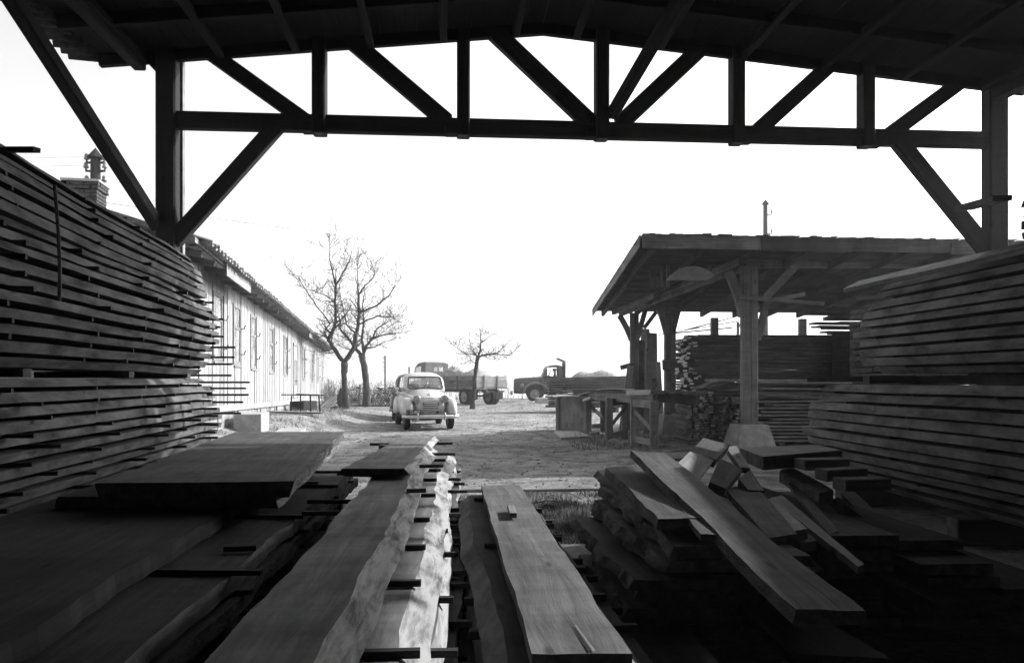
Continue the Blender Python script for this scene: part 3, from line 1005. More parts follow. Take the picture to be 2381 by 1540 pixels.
for (P, w_, hb, wb, wt_) in ((P1, 0.29, 0.52, 0.80, 0.54), (P2, 0.27, 0.46, 0.62, 0.42), (P3, 0.22, 0.40, 0.5, 0.35)):
    g = gh(P.x, P.y)
    base = pier(Vector((P.x, P.y, g)), wb, wt_, hb)
    top = under_roof(P.x, P.y) - 0.08
    # each post is a pair of squared timbers bolted together
    for s in (-1, 1):
        beam('post', (P.x + s * (w_ / 4 + 0.001), P.y + (0.012 if s > 0 else 0), g + hb - 0.01), (P.x + s * (w_ / 4 + 0.001), P.y, top), w_ / 2, 0.22, GM, shed2, up=Vector((0, 1, 0)))
for (P, qx) in ((P1, 9.5), (P1, 13.0)):
    X_, Y_ = qx, P.y + 0.8
    beam('post', (X_, Y_, 0), (X_, Y_, under_roof(X_, Y_) - 0.08), 0.28, 0.22, GM, shed2, up=Vector((0, 1, 0)))
for X_ in (5.7, 8.3, 11.0, 13.6):          # back row
    Y_ = 22.3 + 0.13 * (X_ - 4)
    beam('post', (X_, Y_, 0), (X_, Y_, under_roof(X_, Y_) - 0.08), 0.2, 0.2, GM, shed2, up=Vector((0, 1, 0)))
def line2(name, x0, y0, d0, x1, y1, d1, w, h, mats=GM):
    beam(name, W(x0, y0, d0), W(x1, y1, d1), w, h, mats, shed2)
line2('tie_beam', 1425, 726, 21.9, 1722, 606, 15.0, 0.09, 0.13)
line2('tie_beam', 1440, 730, 22.1, 1735, 618, 15.35, 0.06, 0.15)
line2('plate', 1727, 612, 15.25, 2300, 612, 16.2, 0.16, 0.18)
# curved and straight knee braces
def curved(x0, y0, x1, y1, d, bend, w):
    a, b = W(x0, y0, d), W(x1, y1, d)
    side = (b - a).cross(Vector((0, 1, 0))).normalized()
    pts = [a.lerp(b, t) + side * bend * math.sin(math.pi * t) for t in (0, 0.25, 0.5, 0.75, 1)]
    mb = MB()
    for i in range(5):
        pass
    vs, fs = [], []
    for p in pts:
        for (s, q) in ((-1, -1), (1, -1), (1, 1), (-1, 1)):
            vs.append(p + side * (s * w / 2) + Vector((0, q * 0.07, 0)))
    for i in range(4):
        for k_ in range(4):
            k2 = (k_ + 1) % 4
            fs.append((i * 4 + k_, i * 4 + k2, i * 4 + 4 + k2, i * 4 + 4 + k_))
    fs += [(3, 2, 1, 0), (16, 17, 18, 19)]
    put('knee_brace', mk(vs, fs, M['timber_grey']), None, shed2)
curved(1692, 630, 1727, 735, 15.1, 0.03, 0.15)
curved(1850, 616, 1775, 695, 15.2, 0.0, 0.14)
curved(1784, 690, 1760, 790, 15.25, 0.0, 0.11)
curved(1522, 690, 1550, 775, 20.3, 0.02, 0.15)
curved(1590, 665, 1562, 775, 20.35, 0.0, 0.13)
curved(1440, 733, 1468, 790, 21.6, 0.02, 0.14)
curved(1500, 720, 1480, 790, 21.45, 0.0, 0.12)
curved(1525, 725, 1497, 762, 22.0, 0.0, 0.10)
for (hx, hy0, hy1) in ((1553, 596, 668), (1650, 592, 632)):
    line2('hanger', hx, hy0, 15.7, hx, hy1, 15.7, 0.06, 0.08)
line2('rail', 1718, 690, 14.98, 1915, 706, 15.0, 0.05, 0.07)
line2('rail', 1780, 700, 15.2, 1870, 683, 15.4, 0.05, 0.08)
line2('rail', 1540, 848, 20.15, 1590, 846, 20.2, 0.06, 0.26)
line2('rail', 1443, 854, 21.2, 1475, 846, 21.3, 0.10, 0.12)

# ================================================================== LUMBER
# ------------------------------------------------------------------ tall stack of sawn logs on the left
def left_pt(dp, lat=0.0): return Vector((-3.72 - 0.124 * (dp - 10.0) + lat, dp, 0))
def right_pt(dp, lat=0.0): return Vector((3.95 - 0.062 * (dp - 9.5) + lat, dp, 0))
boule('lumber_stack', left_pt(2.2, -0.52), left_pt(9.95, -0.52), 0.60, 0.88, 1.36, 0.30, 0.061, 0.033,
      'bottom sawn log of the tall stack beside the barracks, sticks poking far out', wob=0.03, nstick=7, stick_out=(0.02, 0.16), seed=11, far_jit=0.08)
boule('lumber_stack', left_pt(2.0, -0.55), left_pt(9.9, -0.55), 0.62, 1.92, 2.36, 1.43, 0.061, 0.034,
      'middle sawn log of the tall stack beside the barracks, rounded plank ends', wob=0.03, nstick=7, stick_out=(0.02, 0.14), seed=12, droop=0.04, bulge_end=0.7)
boule('lumber_stack', left_pt(1.8, -0.64), left_pt(9.55, -0.64), 0.60, 2.42, 2.96, 2.37, 0.060, 0.032,
      'topmost sawn log of the tall stack beside the barracks, drooping at its end', wob=0.03, nstick=6, stick_out=(0.01, 0.06), seed=13, droop=0.07, bulge_end=0.3)
tl = thing('bearer_stack', left_pt(6, -0.6), 'dark timber bearers on the floor under the tall stack beside the barracks', 'timber')
for dp in (3.2, 5.2, 7.2, 9.2):
    for zz in (0.075, 0.222):
        beam('bearer', left_pt(dp, -1.05) + Vector((0, 0, zz)), left_pt(dp, 0.0) + Vector((0, 0, zz)), 0.15, 0.145, [M['plank_dark'], M['end']], tl)
bl = thing('bearer_stack', left_pt(6, -0.55), 'packing timbers between the bottom and middle logs of the stack beside the barracks', 'timber')
for dp in (3.4, 5.4, 7.4, 9.3):
    beam('bearer', left_pt(dp, -1.0) + Vector((0, 0, 1.396)), left_pt(dp, -0.12) + Vector((0, 0, 1.396)), 0.10, 0.06, [M['sticker'], M['end']], bl)
# loose sticks that stand far out of the stack's far end
poke = [(800, 545, 0.12), (846, 548, 0.2), (868, 542, 0.25), (832, 560, 0.15), (893, 580, 0.5), (914, 566, 0.4), (932, 574, 0.45), (918, 560, 0.4), (770, 515, 0.1), (722, 516, 0.1)]
for i, (yy, xx, ln) in enumerate([(807, 547, 0), (830, 545, 0), (846, 540, 0), (872, 538, 0), (888, 580, 0), (902, 572, 0), (917, 578, 0), (934, 565, 0), (960, 560, 0), (782, 520, 0), (760, 512, 0), (742, 520, 0), (703, 497, 0)]):
    e = W(xx, yy, 9.75 + 0.1 * (i % 3))
    s0 = e + Vector((-0.85, -0.1, 0.0))
    s = beam('spacer_stick', s0, e, 0.03, 0.024, [M['sticker'], M['sticker']], None, ch=0)
    tag(s, 'dark spacer stick jutting past the far end of the stack beside the barracks', 'stick', 'spacer sticks jutting from the left stack')
s = beam('spacer_stick', W(20, 348, 5.2), W(86, 348, 5.1), 0.05, 0.03, [M['sticker'], M['sticker']], None, ch=0)
tag(s, 'lone flat stick on top of the tall stack beside the barracks, against the sky', 'stick')
# cord hanging down the face of the stack
mb = MB(); pts = [W(106 + 12 * math.sin(t * 2), 430 + t * 270, 5.28 + 0.02 * t) + Vector((0.06, 0, 0)) for t in (0, 0.2, 0.4, 0.6, 0.8, 1.0)]
mb.tube(pts, 0.012, 5)
tag(mb.build('cord', M['sticker']), 'thin dark cord hanging down the face of the tall stack beside the barracks', 'cord')

# ------------------------------------------------------------------ tall stack on the right
boule('lumber_stack', right_pt(1.5, 0.05), right_pt(9.3, 0.08), 0.66, 0.80, 1.30, 0.22, 0.076, 0.027,
      'bottom sawn log of the big stack in front of the lumber shed', wob=0.015, nstick=6, stick_sides=(-1,), stick_out=(-0.05, 0.02), mats=[M['plank_dark'], M['edge_pale'], M['end']], seed=21, bulge_end=0.5)
boule('lumber_stack', right_pt(1.2, 0.62), right_pt(9.2, 0.62), 0.66, 1.86, 2.42, 1.40, 0.076, 0.027,
      'upper sawn log of the big stack in front of the lumber shed, pale plank ends', wob=0.012, nstick=6, stick_sides=(-1,), stick_out=(-0.05, 0.02), mats=[M['plank_dark'], M['edge_pale'], M['end']], seed=22, bulge_end=0.5)
boule('lumber_stack', right_pt(0.5, 1.15), right_pt(7.35, 1.2), 0.6, 2.75, 3.0, 2.44, 0.07, 0.03,
      'highest sawn log set back on the stack behind the right-hand shed post', wob=0.03, nstick=6, stick_sides=(-1,), stick_out=(-0.03, 0.02), seed=23)
boule('lumber_stack', right_pt(0.3, 1.62), right_pt(7.1, 1.62), 0.42, 3.25, 3.58, 3.03, 0.085, 0.02,
      'unseen sawn log added above the set-back one to shade the flitch pile', nstick=4, stick_sides=(), seed=25)  # out of view, added to keep the sun off the flitches
boule('lumber_stack', right_pt(1.0, 1.75), right_pt(9.0, 1.7), 0.60, 1.4, 2.3, 0.22, 0.09, 0.03,
      'dark sawn log standing behind the big stack in front of the lumber shed', nstick=4, stick_sides=(), seed=24, mats=DARKSET, wmin=0.45)
tr_ = thing('bearer_stack', right_pt(6, 0.3), 'dark timber bearers on the floor under the big stack in front of the lumber shed', 'timber')
for dp in (2.6, 4.6, 6.6, 8.6):
    beam('bearer', right_pt(dp, -0.5) + Vector((0, 0, 0.1)), right_pt(dp, 2.3) + Vector((0, 0, 0.1)), 0.18, 0.22, [M['plank_dark'], M['end']], tr_)
tr2 = thing('bearer_stack', right_pt(6, 0.4), 'packing timbers between the two logs of the stack in front of the lumber shed', 'timber')
for dp in (3.0, 5.4, 8.7):
    beam('bearer', right_pt(dp, -0.15) + Vector((0, 0, 1.35)), right_pt(dp, 0.38) + Vector((0, 0, 1.35)), 0.16, 0.09, [M['plank'], M['end']], tr2)
put('filler_plank', plank_mesh(7.4, 0.9, 0.088, SAWN_D, 5), frame(right_pt(5.3, 0.85) + Vector((0, 0, 1.39)), Vector((-0.062, 1, 0))), tr2)
# plank laid over the top, and others whose ends stand out
def loose(name, p0, p1, w, t, mats, label, cat='plank', group=None, seed=3, wob=0.0, wane=0.0, up=Vector((0, 0, 1)), roll=0.0):
    p0, p1 = Vector(p0), Vector(p1)
    d = p1 - p0
    me = plank_mesh(d.length, w, t, mats, seed, wob, wane, 8, 0, 0, 0.02)
    m = frame((p0 + p1) / 2, d, up) @ Matrix.Rotation(roll, 4, 'X')
    return tag(put(name, me, m), label, cat, group)
loose('plank', W(1978, 662, 9.25), W(2420, 560, 6.4), 0.22, 0.045, SAWN, 'long sloping plank laid along the top of the stack in front of the lumber shed', wob=0.01, up=Vector((-0.5, 0, 1)))
loose('plank', W(2240, 478, 8.2), W(2330, 452, 7.2), 0.16, 0.05, SAWN_D, 'short plank end sticking out past the right-hand shed post')
loose('plank', W(1880, 876, 9.25), W(2060, 872, 8.9), 0.3, 0.06, SAWN, 'dark thick plank end lying between the two logs before the lumber shed')
loose('plank', W(1995, 690, 9.0), W(2175, 684, 8.4), 0.10, 0.03, PALE, 'pale narrow board tucked under the top of the stack before the lumber shed')

# ------------------------------------------------------------------ foreground: pile of wide slabs on the left
wide = thing('slab_pile', L(-1.8, 6, 0), 'pile of very wide dark slabs in front of the barracks stack', 'lumber stack')
TOPW = [M['slab_top'], M['bark'], M['end']]
slab('plank', G(228, 1122, 0.70), G(682, 1117, 0.70), G(797, 1003, 0.70), G(545, 1003, 0.70), 0.105, TOPW, wide, nseg=40, ncross=6, wob=0.05, wane=-0.03, seed=31)
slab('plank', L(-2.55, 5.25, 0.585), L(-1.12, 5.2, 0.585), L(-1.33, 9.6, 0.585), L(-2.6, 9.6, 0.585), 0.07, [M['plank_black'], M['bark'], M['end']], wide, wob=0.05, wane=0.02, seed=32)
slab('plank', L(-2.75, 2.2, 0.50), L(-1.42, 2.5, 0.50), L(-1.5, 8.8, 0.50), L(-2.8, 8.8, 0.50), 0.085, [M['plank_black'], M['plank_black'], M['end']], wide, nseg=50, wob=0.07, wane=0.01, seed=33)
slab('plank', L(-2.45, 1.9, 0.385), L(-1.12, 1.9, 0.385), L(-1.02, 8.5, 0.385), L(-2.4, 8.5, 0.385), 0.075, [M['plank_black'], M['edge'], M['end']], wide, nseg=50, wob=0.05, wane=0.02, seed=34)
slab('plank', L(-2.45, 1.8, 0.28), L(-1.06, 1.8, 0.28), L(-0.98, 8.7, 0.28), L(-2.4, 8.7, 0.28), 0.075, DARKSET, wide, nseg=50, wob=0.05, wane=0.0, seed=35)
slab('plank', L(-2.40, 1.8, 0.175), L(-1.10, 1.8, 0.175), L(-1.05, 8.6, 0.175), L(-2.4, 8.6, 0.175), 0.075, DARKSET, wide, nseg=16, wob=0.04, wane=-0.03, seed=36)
for dp in (2.6, 4.0, 5.6, 7.2, 8.3):
    beam('sticker', L(-2.4, dp, 0.4), L(-0.92 - 0.05 * (dp % 2), dp - 0.05, 0.4), 0.04, 0.026, [M['sticker'], M['sticker']], wide, ch=0)
    beam('sticker', L(-2.4, dp, 0.2925), L(-0.98, dp, 0.2925), 0.04, 0.024, [M['sticker'], M['sticker']], wide, ch=0)
    beam('sticker', L(-2.4, dp, 0.19), L(-1.0, dp, 0.19), 0.04, 0.026, [M['sticker'], M['sticker']], wide, ch=0)
    beam('bearer', L(-2.4, dp, 0.04), L(-1.1, dp, 0.04), 0.10, 0.115, [M['sticker'], M['sticker']], wide)
# sticks bridging the gap to the next log
for (x0, y0, x1, y1, z) in ((715, 1165, 885, 1165, 0.44), (702, 1192, 880, 1190, 0.43), (520, 1275, 596, 1272, 0.41), (688, 1122, 740, 1122, 0.42), (860, 1032, 915, 1032, 0.6)):
    s = beam('spacer_stick', G(x0, y0, z), G(x1, y1, z), 0.035, 0.03, [M['sticker'], M['sticker']], None, ch=0)
    tag(s, 'dark stick jutting into the gap between the wide slabs and the bark-edged log', 'stick', 'sticks in the gap between the slabs and the log')

# ------------------------------------------------------------------ foreground: sawn log with pale bark edge
boule('lumber_stack', L(-0.49, 1.3, 0), L(-0.36, 9.2, 0), 0.335, 0.27, 0.605, 0.06, 0.068, 0.024,
      'long sawn log with sunlit stripped edges between the wide slabs and the split board', wob=0.04, nstick=10, stick_sides=(1,), stick_out=(0.0, 0.08), seed=42,
      mats=[M['top_board'], M['wane'], M['end']], far_jit=0.15, nseg=64, rag=0.008, flush=0.85, wmin=0.15)
s = slab('plank', L(-0.78, 5.95, 0.69), L(-0.33, 5.95, 0.69), L(-0.16, 9.35, 0.69), L(-0.52, 9.35, 0.69), 0.05, [M['top_board'], M['wane'], M['end']], None, wob=0.03, wane=0.05, seed=43)
tag(s, 'short board with a square dark end lying on top of the bark-edged log', 'plank')
for (x0, y0, x1, y1, z) in ((985, 1030, 1052, 1030, 0.61), (1000, 1055, 1058, 1055, 0.56), (975, 1083, 1030, 1082, 0.61), (800, 1102, 876, 1104, 0.6), (945, 1140, 990, 1139, 0.61)):
    s = beam('spacer_stick', G(x0, y0, z), G(x1, y1, z), 0.035, 0.026, [M['sticker'], M['sticker']], None, ch=0)
    tag(s, 'short dark spacer stick poking out of the bark-edged log', 'stick', 'spacer sticks in the bark-edged log')
# stub of a post behind the log
s = beam('stake', G(890, 1054, 0.55) - Vector((0, 0, 0.55)), G(890, 1054, 0.55) + Vector((0, 0, 0.1)), 0.08, 0.08, [M['bark'], M['bark']], None)
tag(s, 'dark pointed stake standing behind the bark-edged log', 'stake')

# ------------------------------------------------------------------ foreground: centre pile with the split board
boule('lumber_stack', L(0.40, 1.6, 0), L(0.40, 6.45, 0), 0.36, 0.13, 0.43, 0.05, 0.068, 0.024,
      'dark sawn log under the long split board in the middle of the shed', wob=0.04, nstick=8, stick_sides=(1, -1), stick_out=(0.0, 0.09), seed=52, mats=[M['plank_dark'], M['edge_pale'], M['end']], nseg=48, rag=0.006)
sp = slab('plank', L(0.262, 2.47, 0.505), L(0.570, 2.47, 0.505), L(0.575, 6.42, 0.505), L(0.262, 6.42, 0.505), 0.05, [M['top_board'], M['plank'], M['end']], None, nseg=22, ncross=5, wob=0.018, wane=0.0, seed=53)
tag(sp, 'long flat board with a split near its end lying between the grass and the camera', 'plank')
vs = [L(0.438, 2.478, 0.5112), L(0.447, 2.478, 0.5112), L(0.432, 2.72, 0.5112), L(0.422, 2.95, 0.5112)]
put('split', mk([ROOT[sp.name].inverted() @ v for v in vs], [(0, 1, 2, 3)], M['sticker']), ROOT[sp.name], sp)
vs = [L(0.449, 2.478, 0.5114), L(0.457, 2.478, 0.5114), L(0.439, 2.74, 0.5114), L(0.434, 2.74, 0.5114)]
put('splinter', mk([ROOT[sp.name].inverted() @ v for v in vs], [(0, 1, 2, 3)], M['plank_pale']), ROOT[sp.name], sp)
s = beam('wood_block', G(1187, 1178, 0.53), G(1193, 1197, 0.53), 0.045, 0.03, [M['plank_pale'], M['end']], None)
tag(s, 'small stick of wood lying on the long split board', 'stick')
for dp in (2.1, 4.4, 6.1):
    s = beam('spacer_stick', L(0.2, dp, 0.442), L(0.68 - 0.02 * dp, dp, 0.442), 0.04, 0.023, [M['sticker'], M['sticker']], None, ch=0)
    tag(s, 'spacer stick under the long split board', 'stick', 'spacer sticks under the split board')
s = slab('plank', L(0.66, 2.6, 0.10), L(1.20, 2.6, 0.10), L(1.19, 6.1, 0.10), L(0.70, 6.1, 0.10), 0.06, [M['top_board'], M['plank_dark'], M['end']], None, nseg=16, ncross=4, wob=0.01, seed=54)
tag(s, 'broad flat plank on the floor between the split board and the jumbled flitches', 'plank')

# ------------------------------------------------------------------ foreground: jumbled flitches on the right
jum = thing('flitch_pile', (0.95, 4.4, 0), 'uneven pile of rough-edged flitches right of the broad floor plank', 'lumber stack')
ROUGH = [M['plank_mid'], M['bark'], M['end']]
r = random.Random(77)
zz = 0.16
k = 0
while zz < 0.62:
    w_ = r.uniform(0.34, 0.5)
    xl = 0.60 + r.uniform(-0.10, 0.06) - 0.1 * math.sin(zz * 5)
    ya, yb = 3.5 + r.uniform(-0.1, 0.15) + 1.3 * (0.62 - zz), 5.35 + r.uniform(-0.25, 0.2)
    sk = r.uniform(0.08, 0.2)
    slab('plank', (xl + sk, ya, zz), (xl + w_ + sk, ya, zz), (xl + w_, yb, zz), (xl, yb + r.uniform(-0.15, 0.15), zz), 0.048, ROUGH, jum, wob=0.09, wane=0.03, seed=100 + k)
    slab('plank', (xl + w_ + 0.05, ya + 0.1, zz), (xl + 0.45 + w_, ya + 0.1, zz), (xl + 0.45 + w_, yb, zz), (xl + w_ + 0.04, yb, zz), 0.048, ROUGH, jum, wob=0.03, wane=0.02, seed=150 + k)
    zz += 0.066
    k += 1
slab('plank', G(1502, 1198, 0.66), G(1600, 1198, 0.66), G(1490, 1090, 0.66), G(1387, 1092, 0.66), 0.045, ROUGH, jum, wob=0.06, wane=0.03, seed=61)
slab('plank', G(1531, 1205, 0.715), G(1640, 1203, 0.715), G(1520, 1078, 0.715), G(1411, 1086, 0.715), 0.05, ROUGH, jum, wob=0.025, wane=0.01, seed=62)
slab('plank', G(1566, 1270, 0.63), G(1700, 1266, 0.63), G(1530, 1130, 0.63), G(1400, 1130, 0.63), 0.05, ROUGH, jum, wob=0.08, wane=0.02, seed=63)

def fg(label, pts, zs, t, mats=ROUGH, wob=0.012, wane=0.0, seed=1, name='plank', cat='plank', group=None):
    """pts: near-left, near-right, far-right, far-left pixels; zs: heights of the near and far ends."""
    zn, zf = zs
    q = [G(pts[0][0], pts[0][1], zn), G(pts[1][0], pts[1][1], zn), G(pts[2][0], pts[2][1], zf), G(pts[3][0], pts[3][1], zf)]
    return tag(slab(name, *q, t, mats, None, wob=wob, wane=wane, seed=seed), label, cat, group)
fg('long rough plank slanting across the whole pile of flitches', [(1850, 1415), (2000, 1418), (1535, 1044), (1466, 1046)], (0.64, 0.86), 0.045, ROUGH, wob=0.022, wane=0.01, seed=71)
fg('narrow rough plank beside the long slanting plank, its end over the flitches', [(1630, 1240), (1680, 1240), (1590, 1110), (1540, 1118)], (0.70, 0.76), 0.03, wob=0.012, seed=72)
fg('plank with an oblique end lying under the long slanting plank', [(1788, 1248), (1852, 1240), (1760, 1130), (1680, 1130)], (0.60, 0.66), 0.045, wob=0.012, seed=73)
fg('straight thick plank beyond the long slanting plank', [(1829, 1236), (1877, 1228), (1795, 1158), (1750, 1162)], (0.60, 0.60), 0.05, [M['plank_pale'], M['plank'], M['end']], wob=0.004, seed=74)
fg('plank underneath the straight thick plank, showing beyond its end', [(1860, 1262), (1898, 1254), (1800, 1175), (1762, 1180)], (0.54, 0.54), 0.05, ROUGH, wob=0.004, seed=75)
fg('long thin plank tapering to a point past the straight thick plank', [(1996, 1316), (2008, 1310), (1818, 1150), (1790, 1156)], (0.50, 0.58), 0.035, [M['plank_pale'], M['plank'], M['end']], wob=0.006, seed=76)
fg('thick plank lying below the square-cut blocks', [(1905, 1145), (1938, 1138), (1842, 1085), (1812, 1092)], (0.62, 0.66), 0.09, ROUGH, wob=0.008, seed=77)
fg('slender lit plank edge running down from the square-cut blocks', [(2124, 1272), (2130, 1264), (1950, 1154), (1938, 1158)], (0.30, 0.55), 0.06, ROUGH, wob=0.006, seed=78)
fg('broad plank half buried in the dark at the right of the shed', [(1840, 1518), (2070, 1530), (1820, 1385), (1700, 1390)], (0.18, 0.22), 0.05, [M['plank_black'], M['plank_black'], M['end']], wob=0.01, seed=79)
for i, (a_, b_, c_, d_, z0_, z1_, what) in enumerate((((1780, 1330), (1806, 1326), (1668, 1180), (1642, 1184), 0.46, 0.56, 'splintered lath under the long slanting plank'),
        ((1930, 1240), (1952, 1234), (1850, 1118), (1830, 1122), 0.52, 0.60, 'thin straight board between the tapering plank and the square-cut blocks'),
        ((2050, 1232), (2072, 1224), (1972, 1128), (1952, 1132), 0.40, 0.50, 'thin dark board running down from the lowest square-cut block'),
        ((1700, 1302), (1738, 1298), (1628, 1188), (1598, 1192), 0.50, 0.56, 'thin board jutting from under the narrow rough plank'),
        ((1890, 1330), (1915, 1322), (1800, 1220), (1778, 1226), 0.40, 0.48, 'narrow board in the dark below the straight thick plank'))):
    fg(what, [a_, b_, c_, d_], (z0_, z1_), 0.025, ROUGH, wob=0.006, seed=180 + i)
# short thick boards propped up like cards
def card(label, corners, ds, t, mats, seed):
    q = [W(px, py, dd) for (px, py), dd in zip(corners, ds)]
    return tag(slab('offcut', *q, t, mats, None, nseg=4, ncross=2, wob=0.004, seed=seed), label, 'plank')
card('dark square offcut, uppermost of the propped-up boards', [(1664, 1068), (1607, 1048), (1635, 1017), (1697, 1033)], (5.55, 5.6, 6.0, 5.95), 0.06, ROUGH, 81)
card('pale square offcut propped below the uppermost one', [(1624, 1115), (1576, 1075), (1604, 1047), (1660, 1068)], (5.1, 5.2, 5.52, 5.45), 0.06, [M['plank_pale'], M['plank'], M['end']], 82)
card('square offcut propped beside the pale one', [(1688, 1135), (1649, 1119), (1673, 1064), (1726, 1090)], (4.95, 5.0, 5.4, 5.35), 0.06, ROUGH, 83)
card('narrow pale offcut behind the propped-up boards', [(1744, 1088), (1720, 1084), (1687, 1037), (1711, 1035)], (5.5, 5.5, 6.1, 6.1), 0.04, [M['plank_pale'], M['plank'], M['end']], 84)
card('wedge-shaped offcut at the foot of the propped-up boards', [(1777, 1139), (1739, 1137), (1717, 1111), (1744, 1091)], (5.0, 5.0, 5.2, 5.3), 0.05, [M['plank_pale'], M['plank'], M['end']], 85)
q = [W(1773, 1060, 5.75), W(1958, 1046, 5.95), W(1900, 1033, 6.6), W(1719, 1040, 6.5)]
vsl = [q[0], q[3], q[2], q[1]]
tag(slab('plank', vsl[0], vsl[1], vsl[2], vsl[3], 0.10, [M['plank_pale'], M['plank'], M['end']], None, wob=0.006, seed=86), 'short heavy plank lying crosswise in front of the concrete block', 'plank')
for i, (x0, y0, x1, y1, dd) in enumerate(((1858, 1070, 1962, 1068, 5.7), (1908, 1095, 2002, 1090, 5.4), (1950, 1117, 2055, 1114, 5.1))):
    a, b = W(x0, y0 + 8, dd), W(x1, y1 + 8, dd + 0.05)
    s = beam('timber_block', a, b, 0.16, 0.075, [M['plank'], M['plank_pale']], None)
    tag(s, 'square-cut timber block, %s of the three stepped against the big stack' % ('top', 'middle', 'lowest')[i], 'timber')
# the dark heap that carries the loose pieces
heap = thing('lumber_heap', (2.0, 4.8, 0), 'dark heap of mixed timber under the loose planks beside the big stack', 'lumber stack')
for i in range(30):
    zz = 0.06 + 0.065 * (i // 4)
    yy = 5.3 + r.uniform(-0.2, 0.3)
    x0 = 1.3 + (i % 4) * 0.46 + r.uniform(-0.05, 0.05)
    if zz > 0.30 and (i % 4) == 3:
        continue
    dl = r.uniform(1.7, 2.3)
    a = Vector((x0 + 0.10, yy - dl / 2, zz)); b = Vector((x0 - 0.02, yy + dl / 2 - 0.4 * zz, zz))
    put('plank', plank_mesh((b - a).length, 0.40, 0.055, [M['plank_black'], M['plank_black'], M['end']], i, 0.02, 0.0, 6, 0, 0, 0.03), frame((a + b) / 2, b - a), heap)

# ------------------------------------------------------------------ lumber under the right-hand shed
def layered(name, label, x0, x1, y0, depth, z0, z1, t, gap, across, mats, seed, jl=0.25, jr=0.2, rz=0.115, tilt=0.0, sag=0.0):
    r = random.Random(seed)
    root = thing(name, ((x0 + x1) / 2, y0 + depth / 2, 0), label, 'lumber stack')
    z = z0 + t
    bw_ = depth / across
    var = [plank_mesh(x1 - x0, bw_ * 0.93, t, mats, seed * 10 + q, 0.006, 0, 6, 0, 0, 0.03) for q in range(4)]
    n = 0
    while z < z1:
        for k in range(across):
            sh = r.uniform(-jl, jr)
            yy = y0 + (k + 0.5) * bw_
            c = Vector(((x0 + x1) / 2 + sh, yy + rz * sh, z + r.uniform(-0.004, 0.004)))
            m = Matrix.Translation(c) @ Matrix.Rotation(rz + r.uniform(-0.012, 0.012), 4, 'Z') @ Matrix.Rotation(r.uniform(-0.004, 0.004) + tilt, 4, 'Y')
            put('plank', r.choice(var), m, root)
        z += t + gap
        n += 1
    for sx in (0.12, 0.5, 0.88):
        xx = x0 + (x1 - x0) * sx
        beam('bearer', (xx, y0 - 0.05 + rz * (xx - (x0 + x1) / 2), z0 / 2), (xx, y0 + depth, z0 / 2), 0.12, max(0.04, z0 - 0.004), [M['sticker'], M['end']], root)
    return root
layered('lumber_stack', 'tall stack of thin dark boards filling the back of the lumber shed', 4.25, 8.9, 18.9, 1.2, 0.12, 2.42, 0.045, 0.014, 4, [M['plank_mid'], M['plank_mid'], M['batten_end']], 201, jl=0.22, jr=0.15)
layered('lumber_stack', 'ragged stack of thin boards beside the post with the biggest concrete block', 5.0, 8.6, 16.3, 0.9, 0.10, 1.12, 0.042, 0.03, 3, [M['plank'], M['plank'], M['batten_end']], 202, jl=0.35, jr=0.3)
layered('lumber_stack', 'distant stack of long boards seen through the back of the lumber shed', 5.4, 12.0, 24.5, 1.0, 0.15, 2.72, 0.05, 0.045, 2, SAWN_D, 203, jl=0.5, jr=0.3)
layered('lumber_stack', 'low stack of boards with a spread of laths on top behind the shed posts', 4.7, 6.2, 22.2, 1.0, 0.15, 2.38, 0.05, 0.03, 3, SAWN_D, 204, jl=0.2, jr=0.2)
layered('lumber_stack', 'unseen board stack added behind the big stack to shade the ground there', 5.35, 6.45, 10.0, 2.6, 0.12, 2.5, 0.06, 0.03, 4, SAWN_D, 207, jl=0.05, jr=0.05)  # hidden from the camera, added to shade the ground beside it
layered('lumber_stack', 'high shelf of boards under the roof of the lumber shed', 7.3, 10.4, 18.2, 0.9, 2.42, 3.1, 0.04, 0.07, 2, SAWN_D, 205, jl=0.5, jr=0.2)
# lath spread that shows against the sky
for i in range(9):
    a = W(1530 + i * 9, 778 - i * 1.6, 22.4 + 0.1 * i); b = W(1700 + i * 4, 762 - i * 5 + (i % 3) * 4, 22.9)
    tag(beam('lath', a, b, 0.03, 0.02, SAWN_D[:2], None, ch=0), 'thin lath slanting over the boards behind the shed posts', 'lath', 'laths against the sky')
# bundles of small battens, ends towards the yard
def batten_bundle(label, x0, x1, y0, z1, seed, ew=0.085, eh=0.05):
    r = random.Random(seed)
    root = thing('batten_bundle', ((x0 + x1) / 2, y0 + 0.5, 0), label, 'lumber stack')
    var = [box_mesh(1.0 + 0.1 * q, ew * (0.8 + 0.15 * q), eh * (0.8 + 0.12 * q), [M['plank'], M['batten_end']], 0.003) for q in range(4)]
    z = 0.06
    n = 0
    while z < z1 and n < 295:
        x = x0 + r.uniform(-0.05, 0.05)
        while x < x1 + r.uniform(-0.08, 0.05) and n < 295:
            q = r.randrange(4)
            m = Matrix.Translation((x, y0 + 0.5 + r.uniform(-0.12, 0.1), z + r.uniform(-0.004, 0.004))) @ Matrix.Rotation(math.pi / 2 + r.uniform(-0.05, 0.05), 4, 'Z') @ Matrix.Rotation(r.uniform(-0.03, 0.03), 4, 'X')
            put('batten', var[q], m, root)
            x += ew * (0.9 + 0.2 * q) + r.uniform(0.0, 0.02)
            n += 1
        z += eh * 1.18
    return root
batten_bundle('bundle of short battens with pale ends behind the smaller concrete block', 3.85, 4.42, 17.55, 1.10, 301)
batten_bundle('bundle of fine battens between the two concrete blocks', 4.52, 5.0, 17.35, 1.0, 302, 0.062, 0.042)
